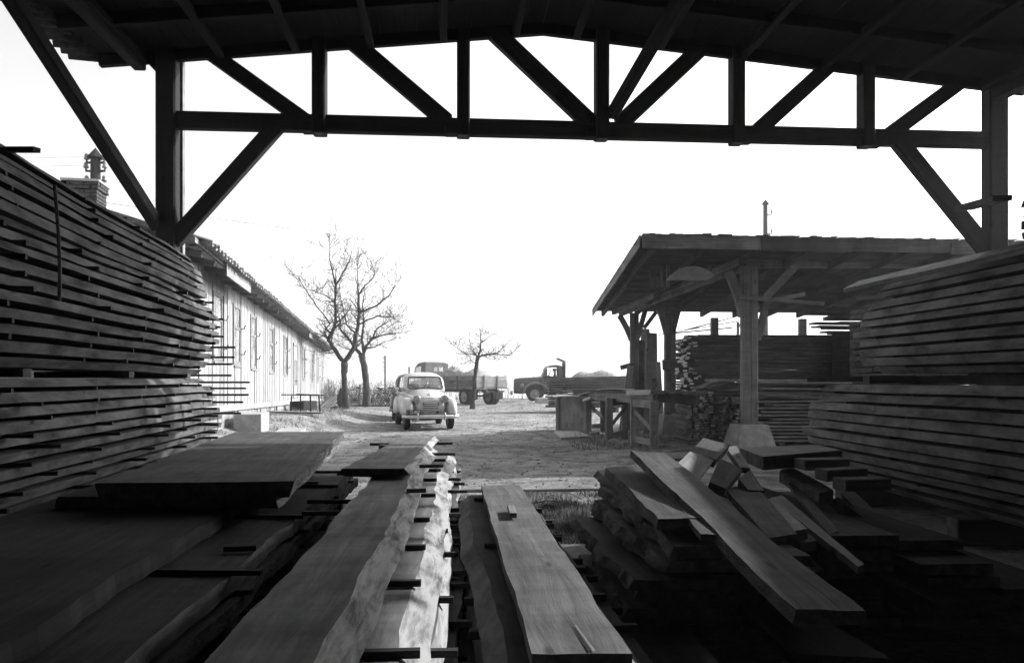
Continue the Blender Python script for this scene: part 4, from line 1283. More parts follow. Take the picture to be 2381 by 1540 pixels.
for i, (x0, y0, x1, y1, dd) in enumerate(((1640, 900, 1725, 872, 17.3), (1645, 884, 1760, 880, 17.25), (1690, 905, 1730, 896, 17.2), (1622, 900, 1660, 885, 17.4))):
    a, b = W(x0, y0, dd), W(x1, y1, dd + 0.3)
    loose('plank', a, b, 0.22, 0.03, PALE if i % 2 else SAWN, ('pale wedge of board lying on the battens', 'thin pale board lying level on the battens', 'short scrap of board on the fine battens', 'splintered board end on the battens behind the smaller block')[i], seed=310 + i)
# long pale boards that run out to the right of the post
for i, (yy, xl, dd) in enumerate(((880, 1640, 17.6), (886, 1757, 16.2), (900, 1757, 16.1), (916, 1770, 16.0))):
    a, b = W(xl, yy, dd), W(1975, yy + 2, dd + 0.7)
    loose('plank', a, b, 0.18, 0.035, SAWN if i else PALE, ('longest pale board on top of the ragged stack, passing behind the post', 'second board from the top of the ragged stack beside the post', 'third board from the top of the ragged stack beside the post', 'fourth board from the top of the ragged stack beside the post')[i], seed=330 + i)
# boards leaning beside the far posts
lean = [(1462, 1000, 1478, 772, 0.16, 21.2), (1447, 985, 1466, 850, 0.18, 20.7), (1485, 1000, 1492, 790, 0.20, 21.5), (1498, 995, 1500, 765, 0.26, 21.9), (1516, 990, 1515, 772, 0.30, 21.4),
        (1532, 995, 1520, 880, 0.12, 20.9), (1540, 990, 1530, 840, 0.12, 21.0), (1475, 1005, 1488, 905, 0.12, 20.6), (1500, 1008, 1530, 900, 0.10, 20.4), (1508, 1010, 1548, 905, 0.09, 20.45)]
for i, (x0, y0, x1, y1, w_, dd) in enumerate(lean):
    a = W(x0, y0, dd); a.z = gh(a.x, a.y) + 0.0
    b = W(x1, y1, dd + 0.35)
    d_ = b - a
    me = plank_mesh(d_.length, w_, 0.035, PALE if i in (1, 3, 4, 6, 8) else SAWN, 400 + i, 0.006, 0, 6, 0, 0.1, 0.02)
    o = put('plank', me, frame((a + b) / 2, d_, Vector((0.1, -1, 0.1))))
    if i == 4:
        tag(o, 'wide pale board standing upright between the two far shed posts', 'plank')
    else:
        tag(o, 'plank leaning upright against the far posts of the lumber shed', 'plank', 'planks leaning on the far shed posts')
# things stored under that roof
vs, fs = [], []
n = 14
for i in range(n + 1):
    u = i / n
    for (dy, k_) in ((0, 1), (0.45, 1), (0.45, 0), (0, 0)):
        p = W(1560 + 100 * u, 641 - (3 + 20 * math.sin(math.pi * u) ** 0.8) * k_, 14.85)
        vs.append(p + Vector((0, dy, -0.06 * dy)))
for i in range(n):
    for k_ in range(4):
        k2 = (k_ + 1) % 4
        fs.append((i * 4 + k_, i * 4 + k2, i * 4 + 4 + k2, i * 4 + 4 + k_))
fs += [(3, 2, 1, 0), (n * 4, n * 4 + 1, n * 4 + 2, n * 4 + 3)]
tag(put('curved_sheet', mk(vs, fs, M['sheet'], None, False)), 'curved pale sheet stored up under the roof of the lumber shed', 'sheet')
o = loose('plank', W(1527, 668, 15.0), W(1525, 618, 14.9), 0.24, 0.03, SAWN, 'short wide board hung upright under the edge of the lumber shed roof', up=Vector((0, -1, 0)))

# stack of boards in the yard beyond the bench
layered('lumber_stack', 'neat stack of boards in the yard between the far truck and the bench', 1.55, 4.75, 33.2, 1.3, 0.2, 1.46, 0.06, 0.04, 3, SAWN_D, 206, jl=0.12, jr=0.1, rz=0.02)
loose('plank', W(1262, 878, 33.0), W(1460, 873, 33.2), 1.5, 0.12, SAWN_D, 'wide cover boards on top of the neat stack in the yard')

# ================================================================== THINGS IN THE YARD
# ------------------------------------------------------------------ saw bench with warped sheets
bench = thing('work_bench', (2.0, 17.5, 0), 'long rough trestle bench with a rusty end panel in front of the lumber shed', 'bench')
def foot(px, py):
    p = G(px, py); return Vector((p.x, p.y, gh(p.x, p.y)))
trest = [((1368, 1006), (1402, 1004)), ((1416, 1028), (1452, 1020)), ((1474, 1038), (1520, 1050))]
tops = []
for (l0, l1) in trest:
    a, b = foot(*l0), foot(*l1)
    for p in (a, b):
        beam('leg', p - Vector((0, 0, 0.03)), (p.x, p.y, 0.96), 0.15, 0.13, GM, bench, up=Vector((0, 1, 0)))
    beam('stretcher', a + Vector((0, 0, 0.16)), b + Vector((0, 0, 0.16)), 0.07, 0.12, GM, bench)
    beam('cross_head', a + Vector((0, 0, 0.88)), b + Vector((0, 0, 0.88)), 0.12, 0.15, GM, bench)
    tops.append((a, b))
for i, s in ((0, 1), (1, -1), (2, 1)):
    a, b = tops[i]
    if s < 0:
        a, b = b, a
    f = Vector((0, -0.08, 0))
    beam('brace', a + Vector((0, 0, 0.72)) + f, b + Vector((0, 0, 0.35)) + f, 0.03, 0.09, GM, bench)
A0, A1, A2 = foot(1368, 1006), foot(1416, 1028), foot(1474, 1038)
e0 = Vector((A0.x - 0.35, A0.y + 0.7, 0.99)); e1 = Vector((A2.x + 0.35, A2.y - 0.9, 0.99))
beam('side_beam', e0 + Vector((0.05, 0, -0.02)), e1 + Vector((-0.1, 0, -0.02)), 0.08, 0.20, GM, bench)
beam('side_beam', e0 + Vector((0.75, 0, -0.02)), e1 + Vector((0.75, 0.1, -0.02)), 0.08, 0.20, GM, bench)
for k in range(4):
    o = Vector((0.0 + 0.24 * k, 0.02 * k, 0.10 + 0.012 * (k % 2)))
    beam('top_board', e0 + o - (e1 - e0).normalized() * 0.2, e1 + o + (e1 - e0).normalized() * (0.1 + 0.05 * k), 0.23, 0.035, [M['plank_dark'], M['end']], bench)
# end cabinet: plastered panel with a white corner post
c0, c1 = foot(1296, 998), foot(1362, 1003)
pan = MB()
beam('end_post', c0 - Vector((0, 0, 0.03)), (c0.x, c0.y, 0.98), 0.10, 0.10, [M['white_board'], M['end']], bench, up=Vector((0, 1, 0)))
pc = (c0 + c1) / 2 + Vector((0.06, 0.02, 0.46))
put('end_panel', box_mesh((c1 - c0).length, 0.05, 0.96, M['panel_rust'], 0.004), frame(pc, c1 - c0), bench)
beam('end_post', (c0.x + 0.25, c0.y + 0.9, 0), (c0.x + 0.25, c0.y + 0.9, 0.98), 0.10, 0.10, GM, bench, up=Vector((0, 1, 0)))
def warped(label, quad, sag, t, mat_, n=10):
    """quad: four world points; sag lifts the middle."""
    a, b, c, d_ = quad
    vs, fs = [], []
    for i in range(n + 1):
        u = i / n
        lift = Vector((0, 0, sag * math.sin(math.pi * u)))
        p, q = a.lerp(b, u) + lift, d_.lerp(c, u) + lift * 0.7
        vs += [p, q, q - Vector((0, 0, t)), p - Vector((0, 0, t))]
    for i in range(n):
        for k_ in range(4):
            k2 = (k_ + 1) % 4
            fs.append((i * 4 + k_, i * 4 + k2, i * 4 + 4 + k2, i * 4 + 4 + k_))
    fs += [(3, 2, 1, 0), (n * 4, n * 4 + 1, n * 4 + 2, n * 4 + 3)]
    c_ = sum((v for v in vs), Vector()) / len(vs)
    tag(put('sheet', mk([v - c_ for v in vs], fs, mat_), Matrix.Translation(c_)), label, 'sheet')
warped('flat pale sheet on the end of the bench above the rusty panel', [W(1284, 921, 20.9), W(1372, 921, 19.6), W(1378, 917, 20.6), W(1296, 917, 21.8)], 0.01, 0.015, M['sheet'])
warped('long arched sheet on the bench, its middle lifted', [W(1340, 919, 19.8), W(1470, 906, 17.2), W(1475, 904, 18.0), W(1350, 914, 20.6)], 0.10, 0.015, M['sheet'])
warped('warped dark sheet lying on the middle of the bench', [W(1385, 920, 18.6), W(1505, 909, 15.9), W(1510, 905, 16.8), W(1395, 914, 19.4)], 0.05, 0.02, M['panel_rust'])
warped('pale board across the near end of the bench', [W(1455, 912, 16.1), W(1512, 911, 15.3), W(1512, 905, 15.9), W(1455, 907, 16.6)], 0.0, 0.05, M['sheet'])
warped('thin dark sheet jutting from the near end of the bench', [W(1508, 914, 15.2), W(1560, 922, 15.2), W(1560, 917, 16.0), W(1508, 908, 16.0)], 0.0, 0.012, M['panel_rust'])
warped('torn scrap of sheet hanging off the side of the bench', [W(1354, 932, 19.3), W(1372, 926, 19.0), W(1372, 920, 19.3), W(1354, 927, 19.6)], 0.0, 0.012, M['sheet'])
warped('flat pale board lying on the dirt before the rusty bench end', [G(1304, 1016, 0.06), G(1372, 1012, 0.06), G(1344, 1001, 0.06), G(1287, 1001, 0.06)], 0.0, 0.05, M['sheet'])
for i, (px, py, s) in enumerate(((1428, 1032, 0.3), (1452, 1034, 0.22), (1440, 1042, 0.2), (1378, 1010, 0.2), (1388, 1008, 0.16))):
    p = foot(px, py)
    b_ = bmesh.new(); bmesh.ops.create_icosphere(b_, subdivisions=2, radius=s / 2)
    for v in b_.verts:
        v.co *= 1 + 0.35 * nz(v.co.x * 6 + i * 9, v.co.y * 6, v.co.z * 6)
        v.co.z *= 0.6
    me = bpy.data.meshes.new('rubble'); b_.to_mesh(me); b_.free(); me.materials.append(M['stone'])
    tag(put('rubble_stone', me, Matrix.Translation(p + Vector((0, 0, s * 0.18)))), 'rough stone among the rubble at the feet of the bench', 'stone', 'stones under the bench')
# boards lying on the floor before the shed
for i, (a, b, w_) in enumerate((((1500, 1062), (1640, 1050), 0.5), ((1520, 1045), (1690, 1030), 0.35), ((1610, 1030), (1720, 1025), 0.3))):
    loose('plank', G(*a, 0.06), G(*b, 0.06), w_, 0.04, SAWN, ('broad board lying flat on the dirt beside the bench foot', 'second board flat on the dirt before the smaller concrete block', 'board flat on the dirt beside the biggest concrete block')[i], seed=500 + i)
# pole on the ground across the grass edge
pts = [G(1040 + 35 * i, 1141 - 0.35 * i, 0.03) + Vector((0, 0.02 * math.sin(i), 0)) for i in range(12)]
mb = MB(); mb.tube(pts, 0.022, 8)
tag(mb.build('pole', M['plank_pale'], None, None, True), 'thin pale pole lying on the ground along the edge of the grass', 'pole')

# ------------------------------------------------------------------ cars
def catmull(rows, n):
    out = []
    for i in range(len(rows) - 1):
        p0 = rows[max(i - 1, 0)]; p1 = rows[i]; p2 = rows[i + 1]; p3 = rows[min(i + 2, len(rows) - 1)]
        for k in range(n):
            t = k / n
            out.append([0.5 * (2 * b + (c - a) * t + (2 * a - 5 * b + 4 * c - d_) * t * t + (-a + 3 * b - 3 * c + d_) * t ** 3) for a, b, c, d_ in zip(p0, p1, p2, p3)])
    out.append(list(rows[-1]))
    return out

def loft(rows, ring=32, sub=4, hole=None):
    """rows: y, half width, z bottom, z top, exponent, tumblehome."""
    rr = catmull(rows, sub)
    vs, fs = [], []
    for (y, hw, zb, zt, e, tum) in rr:
        zc, hz = (zb + zt) / 2, (zt - zb) / 2
        for k in range(ring):
            a = 2 * math.pi * (k + 0.5) / ring
            ca, sa = math.cos(a), math.sin(a)
            x = hw * math.copysign(abs(ca) ** (2 / e), ca)
            z = hz * math.copysign(abs(sa) ** (2 / e), sa)
            if z > 0:
                x *= 1 - tum * (z / hz) ** 1.2
            vs.append(Vector((x, y, zc + z)))
    for i in range(len(rr) - 1):
        for k in range(ring):
            k2 = (k + 1) % ring
            f = (i * ring + k, i * ring + k2, (i + 1) * ring + k2, (i + 1) * ring + k)
            c = sum((vs[q] for q in f), Vector()) / 4
            if hole and hole(c):
                continue
            fs.append(f)
    fs.append(tuple(range(ring - 1, -1, -1)))
    fs.append(tuple(range((len(rr) - 1) * ring, len(rr) * ring)))
    return vs, fs

def ellip(c, r, e=2.4, n=20, m=14, zmin=None, mirror=False):
    vs, fs = [], []
    for i in range(m + 1):
        b = -math.pi / 2 + math.pi * i / m
        for k in range(n):
            a = 2 * math.pi * k / n
            def p(v): return math.copysign(abs(v) ** (2 / e), v)
            x, y, z = p(math.cos(b)) * p(math.cos(a)), p(math.cos(b)) * p(math.sin(a)), p(math.sin(b))
            q = Vector((c[0] + x * r[0], c[1] + y * r[1], c[2] + z * r[2]))
            if zmin is not None and q.z < zmin:
                q.z = zmin
            vs.append(q)
    for i in range(m):
        for k in range(n):
            k2 = (k + 1) % n
            fs.append((i * n + k, i * n + k2, (i + 1) * n + k2, (i + 1) * n + k))
    return vs, fs

def wheel(parent, mat_w, c, rad, wid, n=24, hub='hub'):
    """Wheel turning on local X: tyre with a separate disc."""
    w2 = wid / 2
    mb = MB()
    mb.lathe([(rad * 0.58, -w2 * 0.8), (rad * 0.85, -w2), (rad * 0.97, -w2 * 0.8), (rad, -w2 * 0.4), (rad, w2 * 0.4), (rad * 0.97, w2 * 0.8), (rad * 0.85, w2), (rad * 0.58, w2 * 0.8), (rad * 0.58, -w2 * 0.8)], n, 'X')
    ty = mb.build('wheel', M['rubber'], mat_w @ Matrix.Translation(c), parent, True)
    mb = MB()
    mb.lathe([(0.001, -w2 * 0.75), (rad * 0.2, -w2 * 0.8), (rad * 0.25, -w2 * 0.5), (rad * 0.5, -w2 * 0.45), (rad * 0.585, -w2 * 0.85), (rad * 0.585, w2 * 0.85), (rad * 0.5, w2 * 0.45), (rad * 0.25, w2 * 0.5), (rad * 0.2, w2 * 0.8), (0.001, w2 * 0.75)], n, 'X')
    mb.build('rim', M[hub], mat_w @ Matrix.Translation(c), ty, True)
    return ty

def text_mesh(s, size, mat_):
    cu = bpy.data.curves.new('lettering', 'FONT')
    cu.body = s; cu.size = size; cu.align_x = 'CENTER'; cu.align_y = 'CENTER'; cu.resolution_u = 3
    o = bpy.data.objects.new('lettering', cu)
    col.objects.link(o)
    bpy.context.view_layer.update()
    me = bpy.data.meshes.new_from_object(o.evaluated_get(bpy.context.evaluated_depsgraph_get()))
    bpy.data.objects.remove(o)
    me.materials.clear(); me.materials.append(mat_)
    return me

def make_car(label, loc, yaw, body_mat, pale):
    car = thing('parked_car', loc, label, 'car')
    X = Matrix.Translation(loc) @ Matrix.Rotation(yaw, 4, 'Z')
    def P(name, mb, mats, parent=car, sm=True):
        return mb.build(name, mats, X, parent, sm)
    # lower body with the hood
    mb = MB()
    mb.add(*loft([(0.20, 0.30, 0.44, 0.80, 2.4, 0.1), (0.26, 0.40, 0.38, 0.87, 2.6, 0.22), (0.5, 0.50, 0.34, 0.955, 2.8, 0.30), (0.9, 0.57, 0.32, 1.03, 2.9, 0.28),
                  (1.35, 0.63, 0.31, 1.10, 3.2, 0.2), (2.0, 0.68, 0.30, 1.09, 4.0, 0.1), (2.9, 0.68, 0.30, 1.07, 4.0, 0.1), (3.5, 0.60, 0.32, 0.98, 3.2, 0.15), (3.95, 0.46, 0.36, 0.80, 2.6, 0.1), (4.08, 0.28, 0.42, 0.66, 2.3, 0.0)]))
    body = P('body', mb, body_mat)
    def hole(c):
        if c.y < 1.70 and c.z > 1.12 and abs(c.x) < 0.475 and c.z < 1.44:
            return True
        if abs(c.x) > 0.44 and 1.14 < c.z < 1.42 and (1.80 < c.y < 2.32 or 2.42 < c.y < 3.0):
            return True
        return c.y > 3.15 and abs(c.x) < 0.33 and 1.16 < c.z < 1.40
    mb = MB()
    mb.add(*loft([(1.34, 0.535, 0.98, 1.09, 4.5, 0.06), (1.46, 0.55, 0.98, 1.26, 4.5, 0.08), (1.60, 0.565, 0.98, 1.43, 4.0, 0.12), (1.74, 0.58, 0.98, 1.51, 3.4, 0.14), (2.0, 0.60, 0.98, 1.555, 3.2, 0.16),
                  (2.4, 0.61, 0.98, 1.57, 3.2, 0.17), (2.9, 0.59, 0.98, 1.52, 3.0, 0.17), (3.3, 0.54, 0.96, 1.37, 2.8, 0.15), (3.65, 0.45, 0.92, 1.12, 2.5, 0.1)], 48, 6, hole))
    cab = P('cabin', mb, body_mat)
    # windscreen, its rubber and the wipers
    def ws(u, v, out=0.0):
        x = (u - 0.5) * 2 * (0.50 - 0.055 * v)
        y = 1.33 + 0.26 * v + 0.10 * (u - 0.5) ** 2 * 4 * 0.5 - out
        return Vector((x, y, 1.105 + 0.325 * v))
    vs, fs = [], []
    n = 8
    for j in range(n + 1):
        for i in range(n + 1):
            vs.append(ws(i / n, j / n, 0.012))
    for j in range(n):
        for i in range(n):
            fs.append((j * (n + 1) + i, j * (n + 1) + i + 1, (j + 1) * (n + 1) + i + 1, (j + 1) * (n + 1) + i))
    P('windscreen', MB().add(vs, fs), M['glass'], cab)
    loop = [ws(0.05 + 0.9 * t / 6, 0.0, 0.015) for t in range(7)] + [ws(1, 0.1 + 0.8 * t / 4, 0.015) for t in range(5)] + [ws(0.95 - 0.9 * t / 6, 1.0, 0.015) for t in range(7)] + [ws(0, 0.9 - 0.8 * t / 4, 0.015) for t in range(5)]
    loop.append(loop[0])
    P('windscreen_rubber', MB().tube(loop, 0.016, 6), M['rubber'], cab)
    if pale:
        for (u0, v0, u1, v1) in ((0.05, 0.33, 0.33, 0.05), (0.42, 0.33, 0.70, 0.05)):
            P('wiper', MB().tube([ws(u0, v0, 0.03), ws((u0 + u1) / 2, (v0 + v1) / 2, 0.035), ws(u1, v1, 0.03)], 0.008, 5), M['iron'], cab)
        ringp = [Vector((0.20 + 0.17 * math.cos(a), 1.66 - 0.05 * math.sin(a), 1.10 + 0.16 * math.sin(a))) for a in [i * math.pi / 10 for i in range(21)]]
        P('steering_wheel', MB().tube(ringp, 0.012, 6), M['chrome'], cab)
        for s in (-1, 1):
            P('seat', MB().add(*ellip((s * 0.27, 2.25, 0.98), (0.24, 0.10, 0.26), 3)), M['cloth'], cab)
        P('paper_notice', MB().box((0.04, 1.62, 1.33), 0.2, 0.004, 0.10), M['lettering'], cab, False)
    for s in (-1, 1):
        for (ya, yb) in ((1.82, 2.30), (2.44, 2.98)):
            P('side_window', MB().add([(s * 0.595, ya, 1.13), (s * 0.595, yb, 1.13), (s * 0.545, yb - 0.03, 1.43), (s * 0.545, ya + 0.06, 1.43)], [(0, 1, 2, 3)]), M['glass'], cab, False)
        # belt moulding and door handle
        P('belt_moulding', MB().tube([(s * 0.46, 0.55, 0.90), (s * 0.60, 1.1, 0.965), (s * 0.69, 2.0, 0.985), (s * 0.69, 3.0, 0.96)], 0.016, 6), M['chrome'] if pale else body_mat, body)
        P('door_handle', MB().tube([(s * 0.70, 2.05, 0.94), (s * 0.725, 2.05, 0.94), (s * 0.725, 2.18, 0.94)], 0.012, 5), M['chrome'], body)
    # wings
    for s in (-1, 1):
        f = MB().add(*ellip((s * 0.585, 0.72, 0.50), (0.175, 0.62, 0.375), 2.7, zmin=0.40))
        P('front_wing', f, body_mat)
        f = MB().add(*ellip((s * 0.625, 3.12, 0.48), (0.135, 0.56, 0.37), 2.7, zmin=0.36))
        P('rear_wing', f, body_mat)
        P('running_board', MB().box((s * 0.66, 1.95, 0.32), 0.16, 1.4, 0.04), M['rubber'] if pale else body_mat, car, False)
        wheel(car, X, (s * 0.60, 0.72, 0.325), 0.325, 0.165)
        wheel(car, X, (s * 0.61, 3.12, 0.325), 0.325, 0.165)
        # headlamp
        hl = MB().add(*ellip((s * 0.385, 0.36, 0.84), (0.105, 0.20, 0.105), 2.1))
        hp = P('headlight', hl, body_mat)
        P('lens', MB().lathe([(0.001, 0.145), (0.05, 0.150), (0.088, 0.175)], 20, 'Y', 0, (s * 0.385, 0.0, 0.84)), M['lens'], hp)
        P('rim', MB().lathe([(0.085, 0.17), (0.098, 0.165), (0.104, 0.19), (0.098, 0.21)], 20, 'Y', 0, (s * 0.385, 0.0, 0.84)), M['chrome'] if pale else body_mat, hp)
    # grille bars
    bars = [(0.725, 0.19, 0.158), (0.68, 0.20, 0.155), (0.63, 0.43, 0.150), (0.578, 0.42, 0.150), (0.528, 0.41, 0.150), (0.475, 0.15, 0.155)]
    g = MB().box((0, 0.195, 0.60), 0.42, 0.05, 0.29)
    gr = P('grille', g, M['rubber'], car, False)
    for (z, hw, y) in bars:
        pts = [Vector((hw * (t / 5 - 1), y + 0.11 * (abs(t / 5 - 1) * hw / 0.43) ** 2, z)) for t in range(11)]
        P('bar', MB().tube(pts, 0.014, 6), M['chrome'] if pale else M['hub'], gr)
    # bumper with overriders
    b = MB()
    vs, fs = [], []
    prof = [(-0.035, -0.05), (-0.05, 0.0), (-0.035, 0.05), (0.0, 0.05), (0.0, -0.05)]
    m_ = 16
    for i in range(m_ + 1):
        t = i / m_ * 2 - 1
        x = 0.77 * t; y = 0.06 + 0.20 * abs(t) ** 3
        for (py, pz) in prof:
            vs.append((x, y + py, 0.365 + pz))
    for i in range(m_):
        for k in range(5):
            k2 = (k + 1) % 5
            fs.append((i * 5 + k, i * 5 + k2, i * 5 + 5 + k2, i * 5 + 5 + k))
    fs += [(4, 3, 2, 1, 0), tuple(range(m_ * 5, m_ * 5 + 5))]
    bp_ = P('bumper', b.add(vs, fs), M['chrome'] if pale else M['hub'])
    for s in (-1, 1):
        P('overrider', MB().add(*ellip((s * 0.365, 0.03, 0.37), (0.022, 0.05, 0.11), 2.8)), M['chrome'] if pale else M['hub'], bp_)
    P('axle', MB().tube([(-0.6, 0.72, 0.30), (0.6, 0.72, 0.30)], 0.03, 6).box((0, 0.9, 0.29), 0.5, 0.5, 0.09), M['iron'], car, False)
    P('axle', MB().tube([(-0.6, 3.12, 0.30), (0.6, 3.12, 0.30)], 0.04, 6).add(*ellip((0, 3.12, 0.3), (0.12, 0.12, 0.12), 2)), M['iron'], car, False)
    if pale:
        for s in (-0.16, 0.28):
            fl = P('fog_lamp', MB().lathe([(0.03, 0.17), (0.06, 0.13), (0.072, 0.085), (0.066, 0.07)], 18, 'Y', 0, (s, 0, 0.49)), M['chrome'])
            P('lens', MB().lathe([(0.001, 0.068), (0.066, 0.072)], 18, 'Y', 0, (s, 0, 0.49)), M['hub'], fl)
        pl = P('number_plate', MB().box((-0.47, 0.045, 0.485), 0.40, 0.012, 0.135), M['plate'], car, False)
        R = X @ Matrix.Translation((-0.44, 0.0365, 0.488)) @ Matrix.Rotation(math.pi / 2, 4, 'X') @ Matrix.Diagonal((0.72, 1, 1, 1))
        put('lettering', text_mesh('33-4877', 0.115, M['lettering']), R, pl)
        for (ch_, zz) in (('F', 0.512), ('N', 0.462)):
            R = X @ Matrix.Translation((-0.645, 0.0365, zz)) @ Matrix.Rotation(math.pi / 2, 4, 'X') @ Matrix.Diagonal((0.8, 1, 1, 1))
            put('lettering', text_mesh(ch_, 0.05, M['lettering']), R, pl)
        bd = MB().add([(-0.035, 0.225, 0.80), (0.0, 0.22, 0.77), (0.035, 0.225, 0.80), (0.02, 0.24, 0.86), (-0.02, 0.24, 0.86), (0, 0.25, 0.89)], [(0, 1, 2, 3, 4), (3, 5, 4)])
        P('badge', bd, M['chrome'], body, False)
        P('hood_ornament', MB().tube([(0, 0.38, 0.935), (0, 0.5, 0.985), (0, 0.62, 0.985)], [0.02, 0.018, 0.005], 6), M['chrome'], body)
        P('hood_seam', MB().tube([(-0.30, 0.285, 0.86), (-0.15, 0.235, 0.865), (0, 0.225, 0.868), (0.15, 0.235, 0.865), (0.30, 0.285, 0.86)], 0.006, 5), M['iron'], body)
        P('mirror', MB().tube([(-0.62, 1.5, 1.05), (-0.78, 1.45, 1.10)], 0.008, 5).add(*ellip((-0.79, 1.45, 1.10), (0.05, 0.02, 0.04), 2)), M['chrome'], body)
    else:
        for s in (-1, 1):   # free-standing lamps on the wings, as older cars have
            lp = P('headlight', MB().add(*ellip((s * 0.60, 0.55, 0.96), (0.115, 0.12, 0.115), 2)), body_mat)
            P('lens', MB().lathe([(0.001, 0.43), (0.09, 0.445)], 16, 'Y', 0, (s * 0.60, 0, 0.96)), M['hub'], lp)
    return car

cp = G(1008, 997)
fwd = cp
car_loc = Vector((cp.x + 0.0, cp.y - 0.55, gh(cp.x, cp.y)))
make_car('pale rounded saloon car with chrome bumper and number plate 33-4877', car_loc, math.radians(13), M['car_paint'], True)
dc = Vector((-3.60, 25.6, gh(-3.6, 25.6)))
make_car('old dark car with round lamps on its wings, parked behind the pale saloon', dc + Vector((0.40, 0.3, 0)), math.radians(8), M['car_dark'], False)

# ------------------------------------------------------------------ tipper truck seen from behind, heaped with sand
def heap_mesh(x0, x1, y0, y1, z0, h, seed, peaks):
    nx_, ny_ = 26, 18
    vs, fs = [], []
    for j in range(ny_ + 1):
        for i in range(nx_ + 1):
            u, v = i / nx_, j / ny_
            e = min(1, 4.5 * min(u, 1 - u)) * min(1, 4.5 * min(v, 1 - v))
            z = 0
            for (pu, pv, ph, pr) in peaks:
                q = math.hypot((u - pu) * (x1 - x0), (v - pv) * (y1 - y0)) / pr
                z = max(z, ph * max(0, 1 - q))
            vs.append((x0 + (x1 - x0) * u, y0 + (y1 - y0) * v, z0 + h * z * min(1, e + 0.3) * (0.4 + 0.6 * e) + 0.05 * e * nz(u * 9, v * 9, seed) + 0.03 * e * nz(u * 22, v * 22, seed)))
    for j in range(ny_):
        for i in range(nx_):
            a = j * (nx_ + 1) + i
            fs.append((a, a + 1, a + nx_ + 2, a + nx_ + 1))
    return MB().add(vs, fs)

th = math.radians(39)
tx = Vector((math.cos(th), math.sin(th), 0))
corner = W(1106, 903, 42.0); corner.z = 0
o1 = corner + tx * 1.05
o1.z = gh(o1.x, o1.y) - 0.02
tr1 = thing('tipper_truck', o1, 'dark truck with canvas cab, seen from behind, its open bed heaped with sand', 'truck')
X1 = Matrix.Translation(o1) @ Matrix.Rotation(th, 4, 'Z')
X1c = X1 @ Matrix.Translation((0, 0.7, 0))
FRONT = ('front_wing', 'cab', 'rear_window', 'windscreen', 'hood', 'mirror')
def P1_(name, mb, mats, parent=None, sm=False):
    return mb.build(name, mats, X1c if name in FRONT else X1, parent or tr1, sm)
bed = P1_('bed', MB().box((0, 2.4, 0.94), 2.1, 4.8, 0.10), M['truck_bed'])
for s in (-1, 1):
    for k in range(3):
        P1_('side_board', MB().box((s * 1.035, 2.4, 1.09 + 0.2 * k), 0.04, 4.75, 0.19), M['truck_bed'], bed)
    for yy in (0.2, 1.7, 3.2, 4.6):
        P1_('stake', MB().box((s * 1.075, yy, 1.25), 0.05, 0.09, 0.72), M['truck'], bed)
for k in range(3):
    P1_('tail_board', MB().box((0, 0.0, 1.09 + 0.2 * k), 2.03, 0.04, 0.19), M['truck_gate'], bed)
for xx in (-0.55, 0.35):
    P1_('stake', MB().box((xx, -0.04, 1.25), 0.09, 0.05, 0.7), M['truck'], bed)
for k in range(3):
    P1_('head_board', MB().box((0, 4.82, 1.09 + 0.2 * k), 2.0, 0.04, 0.19), M['truck_bed'], bed)
ld = heap_mesh(-1.0, 1.0, 0.1, 4.7, 1.25, 1.0, 3, [(0.45, 0.7, 0.95, 1.9), (0.55, 0.3, 0.85, 1.6), (0.3, 0.5, 0.7, 1.4)])
o = ld.build('sand_load', M['sand'], X1, None, True)
tag(o, 'heap of sand in the open bed of the canvas-cab truck', 'sand')
P1_('chassis', MB().box((-0.4, 2.8, 0.78), 0.12, 5.8, 0.16).box((0.4, 2.8, 0.78), 0.12, 5.8, 0.16).box((0, 0.1, 0.75), 1.8, 0.1, 0.1).box((0, 1.1, 0.5), 1.7, 0.12, 0.12), M['iron'])
for s in (-1, 1):
    wheel(tr1, X1, (s * 0.95, 1.1, 0.47), 0.47, 0.24)
    wheel(tr1, X1, (s * 0.68, 1.1, 0.47), 0.47, 0.24)
    wheel(tr1, X1c, (s * 0.82, 5.7, 0.47), 0.47, 0.22)
    P1_('mud_guard', MB().box((s * 0.85, 0.45, 0.55), 0.5, 0.03, 0.45), M['rubber'])
    P1_('front_wing', MB().add(*ellip((s * 0.82, 5.8, 0.62), (0.22, 0.75, 0.5), 2.5, zmin=0.55)), M['truck'], None, True)
P1_('tail_lamp', MB().box((-0.8, -0.05, 0.72), 0.12, 0.05, 0.12), M['hub'])
def cabhole(c):
    if abs(c.x) > 0.6 and 1.55 < c.z < 2.12 and 4.9 < c.y < 5.55:
        return True
    if c.y < 4.75 and abs(c.x - 0.1) < 0.30 and 1.82 < c.z < 2.12:
        return True
    return c.y > 5.65 and 1.55 < c.z < 2.12 and abs(c.x) < 0.75
rows = [(4.55, 0.80, 0.8, 2.34, 7, 0.08), (4.62, 0.88, 0.8, 2.40, 7, 0.08), (5.1, 0.9, 0.8, 2.44, 7, 0.08), (5.55, 0.88, 0.8, 2.38, 6, 0.10), (5.75, 0.84, 0.8, 2.2, 6, 0.10)]
vs, fs = loft(rows, 44, 5, cabhole)
fs = fs[:-2]
